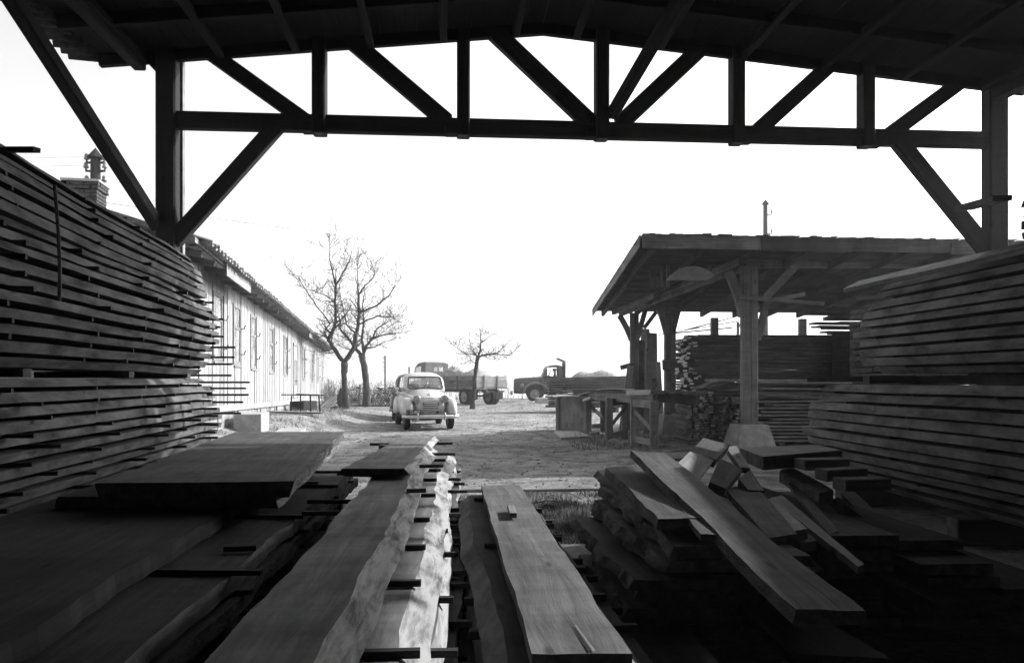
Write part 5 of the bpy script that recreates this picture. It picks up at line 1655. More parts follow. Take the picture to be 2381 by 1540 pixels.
# back panel ring so the rear window stays open
cab1 = MB().add(vs, fs)
for (cx, cz, sx, sz) in ((-0.5, 1.97, 0.56, 0.72), (0.62, 1.97, 0.34, 0.72), (0.12, 2.23, 0.70, 0.2), (0.12, 1.75, 0.70, 0.25), (0, 1.25, 1.6, 0.8)):
    cab1.box((cx, 4.56, cz), sx, 0.04, sz)
cabo = P1_('cab', cab1, M['canvas'], None, False)
P1_('rear_window', MB().box((0.12, 4.56, 1.99), 0.70, 0.02, 0.30), M['glass'], cabo)
P1_('windscreen', MB().box((0, 5.8, 1.8), 1.5, 0.02, 0.7), M['glass'], cabo)
P1_('hood', MB().add(*loft([(5.7, 0.6, 0.7, 1.45, 4, 0.1), (6.4, 0.52, 0.7, 1.4, 3.6, 0.1), (6.95, 0.42, 0.7, 1.3, 3.2, 0.1)], 24, 3)), M['truck'], None, True)
P1_('mirror', MB().tube([(-0.9, 5.6, 1.7), (-1.25, 5.6, 1.75), (-1.25, 5.6, 1.65)], 0.015, 5).box((-1.25, 5.6, 1.95), 0.05, 0.10, 0.38), M['truck'])

# ------------------------------------------------------------------ bonneted truck in profile with its driver
o2 = Vector((W(1189, 900, 48.0).x, 48.0, 0)); o2.z = gh(o2.x + 2, 48) - 0.02
tr2 = thing('dump_truck', o2, 'dark bonneted dump truck in profile with raised cab guard behind the board stack', 'truck')
X2 = Matrix.Translation(o2) @ Matrix.Rotation(math.radians(-90) + math.radians(4), 4, 'Z') @ Matrix.Translation((1.0, 0, 0))
# local: y runs to the rear (image right), x towards the far side is negative
X2 = Matrix.Translation(o2) @ Matrix(((0.0, 1, 0, 0), (1, 0.03, 0, 0), (0, 0, 1, 0), (0, 0, 0, 1)))
def P2_(name, mb, mats, parent=None, sm=False):
    return mb.build(name, mats, X2, parent or tr2, sm)
P2_('hood', MB().add(*loft([(0.12, 0.30, 0.55, 1.30, 3, 0.1), (0.25, 0.42, 0.5, 1.42, 3.4, 0.12), (0.8, 0.5, 0.5, 1.47, 3.6, 0.12), (1.75, 0.62, 0.5, 1.52, 3.8, 0.1)], 28, 4)), M['truck'], None, True)
P2_('cowl', MB().add(*loft([(1.70, 0.66, 0.45, 1.52, 4, 0.05), (2.0, 0.84, 0.45, 1.53, 5, 0.03), (3.0, 0.88, 0.45, 1.52, 6, 0.02)], 28, 3)), M['truck'], None, True)
def dh(c):
    return (abs(c.x) > 0.55 and 1.56 < c.z < 2.08 and 2.12 < c.y < 2.78) or (c.y < 2.12 and abs(c.x) < 0.7 and 1.58 < c.z < 2.1)
vs, fs = loft([(1.86, 0.80, 1.45, 1.55, 5, 0.02), (2.02, 0.80, 1.45, 1.98, 5, 0.04), (2.14, 0.80, 1.45, 2.14, 5, 0.05), (2.5, 0.82, 1.45, 2.22, 5, 0.06), (2.9, 0.82, 1.45, 2.18, 5, 0.06), (3.02, 0.78, 1.45, 2.08, 5, 0.06)], 44, 5, dh)
c2 = P2_('cab', MB().add(vs, fs), M['truck'], None, True)
P2_('windscreen', MB().add([(-0.75, 1.80, 1.55), (0.75, 1.80, 1.55), (0.72, 2.05, 2.1), (-0.72, 2.05, 2.1)], [(0, 1, 2, 3)]), M['glass'], c2)
for s in (-1, 1):
    P2_('windscreen_post', MB().tube([(s * 0.78, 1.80, 1.53), (s * 0.75, 2.06, 2.12)], 0.03, 6), M['truck'], c2)
    wv, wf = [], []
    for i_ in range(19):
        a_ = math.radians(-8 + 176 * i_ / 18) if i_ < 18 else math.radians(178)
        stretch_ = 1.0 if a_ < math.pi / 2 else 1.25
        cy_, cz_ = 1.38 - 0.66 * math.cos(math.pi - a_) * (1.25 if a_ < math.pi / 2 else 1.0), 0.50 + 0.64 * math.sin(a_)
        ny_, nz_ = -math.cos(math.pi - a_), math.sin(a_)
        for (dx_, rr_) in ((0.60, 0.06), (0.84, 0.07), (0.98, 0.0), (0.98, -0.05), (0.60, -0.02)):
            wv.append((s * dx_, cy_ + ny_ * rr_, cz_ + nz_ * rr_))
    for i_ in range(18):
        for k_ in range(5):
            k2 = (k_ + 1) % 5
            wf.append((i_ * 5 + k_, i_ * 5 + k2, i_ * 5 + 5 + k2, i_ * 5 + 5 + k_))
    P2_('front_wing', MB().add(wv, wf), M['truck_wing'], None, True)
    wheel(tr2, X2, (s * 0.82, 1.38, 0.48), 0.48, 0.22)
    wheel(tr2, X2, (s * 0.82, 5.4, 0.48), 0.48, 0.4)
    P2_('running_board', MB().box((s * 0.85, 2.5, 0.47), 0.3, 1.0, 0.05), M['truck'])
    P2_('door_handle', MB().tube([(s * 0.9, 2.85, 1.38), (s * 0.93, 2.85, 1.38), (s * 0.93, 2.98, 1.38)], 0.02, 5), M['hub'], c2)
    P2_('headlight', MB().add(*ellip((s * 0.62, 0.62, 0.98), (0.11, 0.12, 0.12), 2)), M['hub'], None, True)
P2_('bumper', MB().box((0, 0.0, 0.55), 1.7, 0.12, 0.24), M['hub'])
P2_('steering_wheel', MB().tube([(-0.35 + 0.22 * math.cos(a), 2.22 + 0.1 * math.sin(a), 1.62 + 0.2 * math.sin(a)) for a in [i * math.pi / 8 for i in range(17)]], 0.018, 5), M['rubber'], c2)
bd2 = P2_('bed', MB().box((0, 5.0, 0.95), 2.0, 3.7, 0.1), M['truck'])
for s in (-1, 1):
    P2_('side_board', MB().box((s * 1.0, 5.0, 1.2), 0.05, 3.7, 0.5), M['truck'], bd2)
gq = MB()
gq.add([(-0.95, 3.12, 1.0), (0.95, 3.12, 1.0), (0.95, 3.12, 2.4), (-0.95, 3.12, 2.4), (-0.95, 3.17, 1.0), (0.95, 3.17, 1.0), (0.95, 3.17, 2.4), (-0.95, 3.17, 2.4)],
       [(0, 1, 2, 3), (5, 4, 7, 6), (0, 4, 5, 1), (1, 5, 6, 2), (3, 7, 4, 0)])
gq.add([(-0.95, 3.17, 2.38), (0.95, 3.17, 2.38), (0.95, 2.72, 2.58), (-0.95, 2.72, 2.58), (-0.95, 3.17, 2.43), (0.95, 3.17, 2.43), (0.95, 2.72, 2.63), (-0.95, 2.72, 2.63)],
       [(0, 1, 2, 3), (4, 7, 6, 5), (0, 4, 5, 1), (2, 6, 7, 3), (1, 5, 6, 2), (0, 3, 7, 4)])
for xx in (-0.6, 0, 0.6):
    gq.box((xx, 3.1, 1.8), 0.06, 0.05, 1.1)
P2_('cab_guard', gq, M['truck'], bd2)
P2_('chassis', MB().box((-0.4, 3.6, 0.75), 0.12, 6.2, 0.16).box((0.4, 3.6, 0.75), 0.12, 6.2, 0.16), M['iron'])
ld = heap_mesh(-0.95, 0.95, 3.25, 6.8, 1.3, 0.9, 8, [(0.5, 0.3, 0.62, 2.2), (0.45, 0.6, 0.72, 2.0), (0.5, 0.8, 0.5, 1.4)])
tag(ld.build('sand_load', M['sand'], X2, None, True), 'heap of sand in the bed of the bonneted dump truck', 'sand')
# driver
def person(loc, label):
    root = thing('person', loc, label, 'person')
    bm = bmesh.new()
    J = {'pel': (0, 0, 0), 'bel': (0, 0.0, 0.2), 'che': (0, 0, 0.42), 'nec': (0, 0, 0.56), 'hd0': (0, -0.01, 0.64), 'hd1': (0, -0.02, 0.76), 'top': (0, -0.01, 0.85),
         'sl': (-0.18, 0, 0.48), 'el': (-0.25, -0.14, 0.26), 'wl': (-0.16, -0.36, 0.34), 'hl': (-0.14, -0.43, 0.37), 'sr': (0.18, 0, 0.48), 'er': (0.25, -0.14, 0.26), 'wr': (0.16, -0.36, 0.34), 'hr': (0.14, -0.43, 0.37),
         'tl': (-0.1, -0.02, -0.02), 'kl': (-0.13, -0.44, 0.0), 'al': (-0.13, -0.50, -0.42), 'fl': (-0.13, -0.66, -0.46), 'tr': (0.1, -0.02, -0.02), 'kr': (0.13, -0.44, 0.0), 'ar': (0.13, -0.50, -0.42), 'fr': (0.13, -0.66, -0.46)}
    Rr = {'pel': 0.15, 'bel': 0.14, 'che': 0.155, 'nec': 0.06, 'hd0': 0.075, 'hd1': 0.10, 'top': 0.07, 'sl': 0.075, 'el': 0.052, 'wl': 0.036, 'hl': 0.04, 'tl': 0.09, 'kl': 0.07, 'al': 0.045, 'fl': 0.04}
    E = [('pel', 'bel'), ('bel', 'che'), ('che', 'nec'), ('nec', 'hd0'), ('hd0', 'hd1'), ('hd1', 'top'), ('che', 'sl'), ('sl', 'el'), ('el', 'wl'), ('wl', 'hl'), ('che', 'sr'), ('sr', 'er'), ('er', 'wr'), ('wr', 'hr'),
         ('pel', 'tl'), ('tl', 'kl'), ('kl', 'al'), ('al', 'fl'), ('pel', 'tr'), ('tr', 'kr'), ('kr', 'ar'), ('ar', 'fr')]
    names = list(J)
    me = bpy.data.meshes.new('person')
    me.from_pydata([J[n_] for n_ in names], [(names.index(a), names.index(b)) for a, b in E], [])
    o = bpy.data.objects.new('body', me)
    col.objects.link(o)
    sk = o.modifiers.new('skin', 'SKIN')
    for i, n_ in enumerate(names):
        q = Rr.get(n_, Rr.get(n_[0] + 'l', 0.05))
        me.skin_vertices[0].data[i].radius = (q, q * 0.8 if n_ in ('pel', 'bel', 'che') else q)
        me.skin_vertices[0].data[i].use_root = (n_ == 'pel')
    o.modifiers.new('sub', 'SUBSURF').levels = 1
    bpy.context.view_layer.update()
    m2 = bpy.data.meshes.new_from_object(o.evaluated_get(bpy.context.evaluated_depsgraph_get()))
    bpy.data.objects.remove(o)
    m2.materials.clear(); m2.materials.append(M['cloth']); m2.materials.append(M['skin'])
    for p in m2.polygons:
        c = p.center
        p.material_index = 1 if (c.z > 0.57 or c.y < -0.37 and c.z > 0.3) else 0
        p.use_smooth = True
    return root, m2
seat = X2 @ Vector((0.32, 2.62, 1.12))
pr, pm = person(seat, 'person in dark clothes sitting at the wheel of the dump truck')
RP = Matrix.Translation(seat) @ Matrix(((0.0, 1, 0, 0), (1, 0, 0, 0), (0, 0, 1, 0), (0, 0, 0, 1)))
put('body', pm, RP, pr)
MB().add(*ellip((0, -0.01, 0.83), (0.105, 0.125, 0.06), 2.2)).add(*ellip((0, -0.12, 0.80), (0.08, 0.09, 0.015), 2)).build('cap', M['cloth'], RP, pr, True)
MB().tube([(0, -0.12, 0.74), (0, -0.14, 0.71)], [0.012, 0.02], 6).build('nose', M['skin'], RP, pr, True)
# maker's line and door plate, too far to read
P2_('side_moulding', MB().box((-0.60, 1.05, 1.27), 0.02, 0.55, 0.02), M['hub'])

# concrete block in the grass before the dump truck
bl_ = G(1266, 941); b_ = MB()
o = box('concrete_block', Vector((bl_.x, bl_.y, gh(bl_.x, bl_.y) + 0.12)), 0.95, 0.6, 0.32, M['concrete'], None, rz=0.1, ch=0.03)
tag(o, 'low concrete block half sunk in the ground before the dump truck', 'block')

# ------------------------------------------------------------------ trees
def c3(cx, cy): return ((700 + cx * 0.4871) * 0.593, (950 + cy * 0.4871) * 0.593)
def c4(cx, cy): return ((1450 + cx * 0.294) * 0.593, (1350 + cy * 0.294) * 0.593)
def tree(label, base_d, trunk, limbs, seed, twig_len=1.0, twigs=1.0, conv=c3, flip=0):
    r = random.Random(seed)
    def PT(c, dz=0.0):
        x, y = conv(*c)
        return W(x, y, base_d + dz)
    b0 = PT(trunk[0][0]); g = gh(b0.x, b0.y)
    root = thing('bare_tree', (b0.x, b0.y, g), label, 'tree', None)
    tb = MB(); cb = MB()
    tp = [PT(p) for p, _ in trunk]; tp[0].z = g - 0.1
    def dense(pts, rad, k=4):
        P_, R_ = [], []
        for i in range(len(pts) - 1):
            for q in range(k):
                t = q / k
                j = (pts[i + 1] - pts[i]).length * 0.035
                P_.append(pts[i].lerp(pts[i + 1], t) + Vector((r.uniform(-j, j), r.uniform(-j, j), r.uniform(-j, j)) if q else (0, 0, 0)))
                R_.append((rad[i] * (1 - t) + rad[i + 1] * t) * r.uniform(0.92, 1.1))
        P_.append(pts[-1]); R_.append(rad[-1])
        return P_, R_
    P_, R_ = dense(tp, [q for _, q in trunk])
    R_[0] *= 1.35; R_[1] *= 1.12
    tb.tube(P_, R_, 10)
    def twig(p, dr, ln, rad, lev):
        n = 4 if lev < 2 else 3
        pts = [p]; d_ = dr.normalized()
        for i in range(n):
            d_ = (d_ + Vector((r.uniform(-1, 1), r.uniform(-1, 1), r.uniform(-0.4, 0.9))) * 0.19).normalized()
            pts.append(pts[-1] + d_ * ln / n)
        rr = [rad * (1 - 0.75 * i / n) for i in range(n + 1)]
        cb.tube(pts, [max(0.0055, q * 1.0) for q in rr], 4 if lev < 2 else 3, 0, False)
        if lev < 3:
            m = r.choice((2, 3, 3, 4)) if lev < 2 else r.choice((1, 2))
            for q in range(m):
                i = r.randrange(1, n + 1)
                sd = Vector((r.uniform(-1, 1), r.uniform(-1, 1), r.uniform(-0.3, 1.0)))
                twig(pts[i], d_ * 0.6 + sd.normalized() * 0.8, ln * r.uniform(0.4, 0.7), rr[i] * 0.7, lev + 1)
    for (pts, ra, rb, dz) in limbs:
        n = len(pts)
        lp = [PT(c, dz * (i / (n - 1))) for i, c in enumerate(pts)]
        rad = [ra + (rb - ra) * i / (n - 1) for i in range(n)]
        P_, R_ = dense(lp, rad, 4)
        cb.tube(P_, R_, 7)
        tot = len(P_)
        for q in range(int(twigs * tot * 1.1)):
            i = r.randrange(max(1, int(tot * 0.25)), tot)
            tang = (P_[i] - P_[i - 1]).normalized()
            sd = Vector((r.uniform(-1, 1), r.uniform(-1, 1), r.uniform(-0.35, 0.9))).normalized()
            twig(P_[i], tang * 0.35 + sd, twig_len * r.uniform(0.35, 1.0), max(0.008, R_[i] * 0.38), 1)
        twig(P_[-1], (P_[-1] - P_[-2]), twig_len * 0.8, R_[-1] * 0.8, 1)
    tb.build('trunk', M['bark_tree'], None, root, True)
    cb.build('crown', M['twig'], None, root, False)
    return root
tree('bare forked tree with its trunk nearest the barracks end', 33.5,
     [((1345, 1372), 0.15), ((1338, 1200), 0.13), ((1330, 1060), 0.125), ((1335, 968), 0.15)],
     [([(1335, 975), (1270, 880), (1205, 785), (1238, 715), (1265, 620), (1255, 480), (1265, 345)], 0.10, 0.045, -0.6),
      ([(1265, 345), (1240, 240), (1215, 140), (1215, 20)], 0.045, 0.012, -0.4),
      ([(1265, 345), (1320, 250), (1370, 160), (1395, 70)], 0.04, 0.012, 0.3),
      ([(1205, 785), (1170, 720), (1215, 655)], 0.05, 0.02, 0.6),
      ([(1255, 480), (1190, 430), (1110, 400), (1040, 380)], 0.03, 0.01, 0.5),
      ([(1220, 655), (1150, 560), (1060, 440), (985, 320), (968, 270)], 0.035, 0.008, -1.0),
      ([(1335, 975), (1405, 860), (1440, 700), (1455, 560), (1450, 420)], 0.11, 0.05, 0.8),
      ([(1450, 420), (1500, 345), (1560, 290), (1590, 240)], 0.04, 0.01, 0.4),
      ([(1450, 420), (1440, 300), (1440, 190)], 0.035, 0.01, -0.3),
      ([(1455, 565), (1590, 510), (1690, 430), (1740, 350), (1752, 270)], 0.045, 0.01, 1.0),
      ([(1445, 660), (1600, 590), (1720, 600), (1785, 640)], 0.04, 0.01, -0.8),
      ([(1430, 740), (1350, 660), (1330, 540), (1300, 440)], 0.04, 0.012, 0.7),
      ([(1270, 880), (1195, 890), (1160, 860)], 0.03, 0.012, 0.2)], 5, 1.0, 1.15)
tree('bare tree with a leaning trunk standing among the bicycles', 40.0,
     [((1515, 1322), 0.19), ((1510, 1150), 0.165), ((1495, 1000), 0.16), ((1470, 900), 0.17)],
     [([(1470, 905), (1425, 850), (1380, 790), (1300, 690), (1290, 600)], 0.10, 0.025, 0.6),
      ([(1480, 930), (1510, 830), (1560, 770), (1640, 745), (1750, 730)], 0.09, 0.015, -0.8),
      ([(1490, 880), (1475, 760), (1490, 620), (1480, 500), (1500, 380)], 0.08, 0.012, 0.5),
      ([(1530, 810), (1600, 690), (1680, 640), (1760, 590)], 0.05, 0.01, 0.9),
      ([(1510, 850), (1580, 840), (1660, 800)], 0.05, 0.012, -0.4),
      ([(1425, 850), (1370, 860), (1300, 830)], 0.04, 0.01, 0.3)], 9, 1.2, 1.3)
tree('small bare tree with a flat crown in front of the sand truck', 37.0,
     [((1360, 850), 0.12), ((1385, 640), 0.10), ((1405, 400), 0.09), ((1440, 170), 0.095)],
     [([(1440, 175), (1500, 140), (1600, 125), (1700, 110), (1790, 30)], 0.06, 0.012, 0.5),
      ([(1440, 175), (1415, 140), (1360, 128), (1290, 130)], 0.05, 0.015, -0.4),
      ([(1440, 175), (1470, 80), (1480, -40), (1470, -120)], 0.06, 0.012, 0.2),
      ([(1430, 160), (1350, 60), (1330, -60)], 0.035, 0.01, 0.5),
      ([(1290, 130), (1200, 70), (1130, 20)], 0.025, 0.008, -0.2),
      ([(1600, 125), (1720, 130), (1850, 140), (1910, 100)], 0.03, 0.008, -0.5),
      ([(1420, 260), (1340, 210), (1210, 270)], 0.02, 0.008, 0.1),
      ([(1480, -20), (1560, -80), (1620, -130)], 0.025, 0.008, 0.3),
      ([(1500, 140), (1570, 180), (1640, 200)], 0.025, 0.008, 0.3)], 14, 0.55, 0.9, c4)

# ------------------------------------------------------------------ bicycles by the hedge
def bicycle(px, py, dd, ang, lean_, label, group='bicycles parked by the trees'):
    p = W(px, py, dd); g = gh(p.x, p.y)
    root = thing('bicycle', (p.x, p.y, g), label, 'bicycle', group)
    X = Matrix.Translation((p.x, p.y, g)) @ Matrix.Rotation(ang, 4, 'Z') @ Matrix.Rotation(lean_, 4, 'X')
    for xx in (-0.53, 0.53):
        mb = MB()
        mb.tube([(xx + 0.33 * math.cos(a), 0, 0.345 + 0.33 * math.sin(a)) for a in [i * math.pi / 14 for i in range(29)]], 0.016, 6)
        w_ = mb.build('wheel', M['rubber'], X, root)
        sp_ = MB()
        for k in range(12):
            a = k * math.pi / 6
            sp_.tube([(xx, 0.0, 0.345), (xx + 0.32 * math.cos(a), 0, 0.345 + 0.32 * math.sin(a))], 0.003, 3)
        sp_.build('spoke', M['chrome'], X, w_)
        mg = MB(); mg.tube([(xx + 0.365 * math.cos(a), 0, 0.345 + 0.365 * math.sin(a)) for a in [0.2 + i * 2.6 / 12 for i in range(13)]], 0.014, 5)
        mg.build('mudguard', M['chrome'] if px % 2 else M['iron'], X, root)
    fr = MB()
    for a, b in (((-0.53, 0, 0.345), (-0.12, 0, 0.30)), ((-0.12, 0, 0.30), (-0.25, 0, 0.86)), ((-0.53, 0, 0.345), (-0.23, 0, 0.80)), ((-0.12, 0, 0.30), (0.36, 0, 0.76)), ((-0.23, 0, 0.80), (0.35, 0, 0.83)), ((0.33, 0, 0.92), (0.38, 0, 0.70)), ((0.38, 0, 0.70), (0.53, 0, 0.345))):
        fr.tube([a, b], 0.016, 6)
    fr.build('frame', M['iron'], X, root)
    MB().tube([(0.22, -0.26, 0.98), (0.33, -0.2, 1.0), (0.34, 0, 0.97), (0.33, 0.2, 1.0), (0.22, 0.26, 0.98)], 0.014, 6).build('handlebar', M['chrome'], X, root)
    MB().add(*ellip((-0.29, 0, 0.93), (0.14, 0.08, 0.045), 2.2, 12, 8)).build('saddle', M['rubber'], X, root, True)
    MB().tube([(-0.12, -0.1, 0.30), (-0.12, 0.1, 0.30)], 0.02, 6).lathe([(0.001, -0.02), (0.09, -0.02), (0.09, 0.0), (0.001, 0.0)], 14, 'Y', 0, (-0.12, 0.05, 0.30)).tube([(-0.12, 0.1, 0.30), (-0.05, 0.12, 0.16)], 0.012, 5).build('crank', M['iron'], X, root)
    return root
bicycle(819, 941, 41.2, math.pi + 0.1, 0.12, 'bicycle standing in profile between the two forked trunks')
bicycle(893, 941, 41.0, math.pi - 0.5, 0.1, 'foremost bicycle of the pair right of the leaning trunk', None)
bicycle(901, 940, 41.6, math.pi - 0.35, -0.08, 'rear bicycle of the pair right of the leaning trunk', None)
bicycle(868, 939, 42.4, math.pi - 0.2, 0.1, 'bicycle half hidden behind the leaning trunk', None)
for ch_ in list(bpy.data.objects):
    if ch_.name.startswith('bicycle') and 'group' not in ch_:
        ch_['group'] = 'bicycles parked by the trees'
p = W(837, 941, 41.9)
tag(beam('fence_post', (p.x, p.y, gh(p.x, p.y) - 0.1), (p.x, p.y, gh(p.x, p.y) + 1.12), 0.11, 0.11, GM, None, up=Vector((0, 1, 0))), 'short square post behind the bicycle standing in profile', 'post')
p0, p1 = W(800, 943, 40.4), W(935, 944, 40.2)
p0.z = gh(p0.x, p0.y) + 0.03; p1.z = gh(p1.x, p1.y) + 0.03
tag(beam('kerb_rail', p0, p1, 0.06, 0.08, [M['timber'], M['end']], None), 'low dark rail along the ground under the bicycles', 'rail')

# ------------------------------------------------------------------ poles, lamp, wires
def pole(label, px, top_y, dd, rad, arms, cap=True, cat='utility pole'):
    t = W(px, top_y, dd); g = gh(t.x, t.y)
    root = thing('utility_pole', (t.x, t.y, g), label, cat)
    MB().tube([(t.x, t.y, g - 0.1), (t.x, t.y, (g + t.z) / 2), (t.x, t.y, t.z)], [rad * 1.25, rad * 1.1, rad], 10).build('shaft', M['timber'], None, root, True)
    if cap:
        MB().lathe([(rad * 1.7, 0), (rad * 1.6, 0.04), (0.01, rad * 2.2)], 10, 'Z', 0, (t.x, t.y, t.z)).build('cap', M['timber'], None, root)
    for (dz, ln, side) in arms:
        for s in side:
            z = t.z - dz
            br = MB().tube([(t.x, t.y, z), (t.x + s * ln, t.y, z + 0.02), (t.x + s * ln, t.y, z + 0.16)], rad * 0.28, 6)
            b2 = br.build('bracket', M['iron'], None, root)
            MB().lathe([(0.02, 0.0), (rad * 0.55, 0.01), (rad * 0.6, 0.06), (rad * 0.35, 0.09), (rad * 0.5, 0.13), (rad * 0.3, 0.19), (0.005, 0.21)], 10, 'Z', 0, (t.x + s * ln, t.y, z + 0.10)).build('insulator', M['porcelain'], None, b2, True)
    return root
pole('tarred utility pole with clustered insulators rising behind the brick chimney', 222, 368, 25.5, 0.15, [(0.15, 0.28, (-1, 1)), (0.42, 0.30, (-1, 1)), (0.85, 0.28, (-1, 1)), (1.05, 0.30, (-1, 1))])
pole('slim utility pole with two brackets rising behind the lumber shed roof', 1779, 475, 46, 0.13, [(0.6, 0.36, (1,)), (1.7, 0.36, (1,))])
pole('distant thin utility pole beyond the bicycles', 895, 826, 95, 0.10, [(0.4, 0.25, (-1,)), (0.9, 0.25, (-1,)), (1.4, 0.25, (-1,)), (1.9, 0.25, (-1,))], False)
lt = W(1715, 748, 48); lg = gh(lt.x, lt.y)
lamp = thing('yard_lamp', (lt.x, lt.y, lg), 'far yard lamp with a bell shade on a curved arm, beyond the lumber shed', 'street lamp')
MB().tube([(lt.x, lt.y, lg - 0.1), (lt.x, lt.y, lt.z)], 0.09, 8).build('post', M['timber'], None, lamp)
MB().tube([(lt.x, lt.y, lt.z - 0.5), (lt.x + 0.25, lt.y, lt.z + 0.2), (lt.x + 0.8, lt.y, lt.z + 0.62), (lt.x + 0.92, lt.y, lt.z + 0.5)], 0.03, 6).build('arm', M['iron'], None, lamp)
MB().lathe([(0.03, 0.28), (0.06, 0.12), (0.10, 0.08), (0.2, 0.0), (0.19, -0.01), (0.001, 0.05)], 14, 'Z', 0, (lt.x + 0.92, lt.y, lt.z + 0.18)).build('lamp_shade', M['iron'], None, lamp)
def wire(pts, rad, label, sag=0.0):
    a, b = Vector(pts[0]), Vector(pts[1])
    q = [a.lerp(b, i / 24) - Vector((0, 0, sag * 4 * (i / 24) * (1 - i / 24))) for i in range(25)]
    return tag(MB().tube(q, rad, 4).build('overhead_wire', M['wire']), label, 'wire', 'overhead wires')
top = W(222, 368, 25.5)
for i, (dz, s) in enumerate(((0.0, 1), (0.27, 1), (0.70, 1), (0.90, 1))):
    a = top + Vector((0.3 * s, 0, -dz + 0.05))
    wire((a, (a.x + 34, a.y + 52, a.z - 0.5)), 0.004, 'thin overhead wire running right from the pole behind the chimney', 0.9)
for i, dz in enumerate((0.0, 0.27, 0.70)):
    a = top + Vector((-0.3, 0, -dz + 0.05))
    wire((a, (a.x - 16, a.y - 6, a.z - 1.6)), 0.004, 'thin overhead wire running left from the pole behind the chimney', 0.15)
wire((W(240, 470, 18), W(1500, 628, 60)), 0.006, 'single low wire sloping from the barracks roof across the yard', 0.2)

# ------------------------------------------------------------------ odds and ends by the barracks
tb = thing('sawhorse_table', bw_pt(24, 0.3, 1.3), 'spindly low table of sticks standing by the barracks', 'table')
c = W(703, 955, 23.5); g = gh(c.x, c.y)
for (dx, dy) in ((-0.32, -0.1), (-0.15, 0.35), (0.28, -0.12), (0.45, 0.3)):
    beam('leg', (c.x + dx, c.y + dy, g - 0.02), (c.x + dx * 0.92, c.y + dy * 0.9, g + 0.52), 0.035, 0.035, TM, tb)
beam('top_board', (c.x - 0.62, c.y + 0.05, g + 0.55), (c.x + 0.52, c.y + 0.02, g + 0.53), 0.18, 0.03, TM, tb)
beam('top_board', (c.x - 0.25, c.y + 0.28, g + 0.56), (c.x + 0.6, c.y + 0.22, g + 0.53), 0.16, 0.03, TM, tb)
o = loose('plank', Vector((c.x - 0.9, c.y - 0.7, g + 0.10)), Vector((c.x + 0.75, c.y - 0.75, g + 0.08)), 0.28, 0.05, [M['plank_pale'], M['bark'], M['end']], 'rough slab of wood on the dirt below the spindly table', wob=0.02)
c2_ = W(736, 950, 27.5); g2 = gh(c2_.x, c2_.y)
tag(box('crate', Vector((c2_.x - 0.45, c2_.y, g2 + 0.16)), 1.1, 0.5, 0.36, [M['timber'], M['timber']], None, rz=1.4, ch=0.02), 'long dark box against the barracks plinth behind the spindly table', 'box')
for i in range(4):
    a = W(742 + 7 * i, 947, 38 + 0.1 * i); a.z = gh(a.x, a.y)
    b = a + Vector((0.35, 0.9, 0.55))
    loose('plank', a + Vector((0, 0, 0.05)), b, 0.18, 0.05, SAWN, 'board slanting off the ground by the far barracks corner', group='boards by the far barracks corner', seed=600 + i)
pts_ = [W(793, 941, 35.0), W(790, 921, 35.0), W(792, 903, 35.0)]
b0 = W(793, 943, 34.6); gg = gh(b0.x, b0.y)
vs, fs = ellip((0, 0, 0), (0.15, 0.15, 0.48), 2.3, 16, 12)
vs = [Vector((v.x * (1 - 0.25 * v.z) + 0.05 * nz(v.x * 3, v.y * 3, v.z * 3), v.y, v.z + 0.47)) for v in vs]
vs2, fs2 = ellip((-0.22, -0.1, 0.07), (0.26, 0.12, 0.08), 2.2, 14, 8)
tag(MB().add(vs, fs).add(vs2, fs2).build('sack', M['cloth'], Matrix.Translation((b0.x, b0.y, gg)), None, True), 'dark slumped sack propped behind the trunk nearest the barracks', 'sack')

# ------------------------------------------------------------------ ground cover
def blades(name, label, spots, seed, hgt=(0.04, 0.14), wid=0.006, mat_='grass', cat='grass', lean_=0.6):
    r = random.Random(seed)
    mb_v, mb_f = [], []
    for (x, y, n, spread) in spots:
        for k in range(n):
            a = r.uniform(0, 6.28); q = spread * math.sqrt(r.random())
            bx, by = x + q * math.cos(a), y + q * math.sin(a)
            z = gh(bx, by)
            h = r.uniform(*hgt); dr = r.uniform(0, 6.28)
            lx, ly = h * lean_ * r.uniform(0.2, 1.3) * math.cos(dr), h * lean_ * r.uniform(0.2, 1.3) * math.sin(dr)
            px_, py_ = -math.sin(dr + 1) * wid, math.cos(dr + 1) * wid
            i = len(mb_v)
            mb_v += [(bx - px_, by - py_, z - 0.01), (bx + px_, by + py_, z - 0.01), (bx + lx, by + ly, z + h)]
            mb_f.append((i, i + 1, i + 2))
    o = put(name, mk(mb_v, mb_f, M[mat_]))
    tag(o, label, cat); o['kind'] = 'stuff'
    return o
r = random.Random(5)
spots = []
for i in range(420):
    y = r.uniform(6.0, 9.4)
    x = 0.10 + r.uniform(-0.75, 1.15) + AX * (y - 8)
    spots.append((x, y, 26, 0.12))
for (px, py, n) in ((1262, 1212, 900), (1300, 1222, 900), (1340, 1200, 900), (1345, 1230, 700), (1285, 1180, 350), (1245, 1225, 500), (1045, 1205, 600), (1060, 1190, 400), (1310, 1168, 250), (1330, 1230, 700)):
    p = G(px, py); spots.append((p.x, p.y, n, 0.14))
blades('grass_verge', 'dry grass and tufts on the ground between the piles', spots, 6, (0.02, 0.10), 0.004)
spots = []
for i in range(260):
    d_ = r.uniform(15, 46)
    p = bw_pt(d_, 0, r.uniform(0.1, 2.2))
    spots.append((p.x, p.y, 14, 0.25))
for i in range(120):
    p = foot(r.uniform(1330, 1560), r.uniform(1005, 1050)); spots.append((p.x, p.y, 14, 0.2))
for i in range(200):
    y = r.uniform(36, 55); x = r.uniform(-9, 7); spots.append((x, y, 14, 0.5))
blades('weeds', 'thin dry weeds along the barracks and the far edge of the yard', spots, 7, (0.04, 0.16), 0.008)
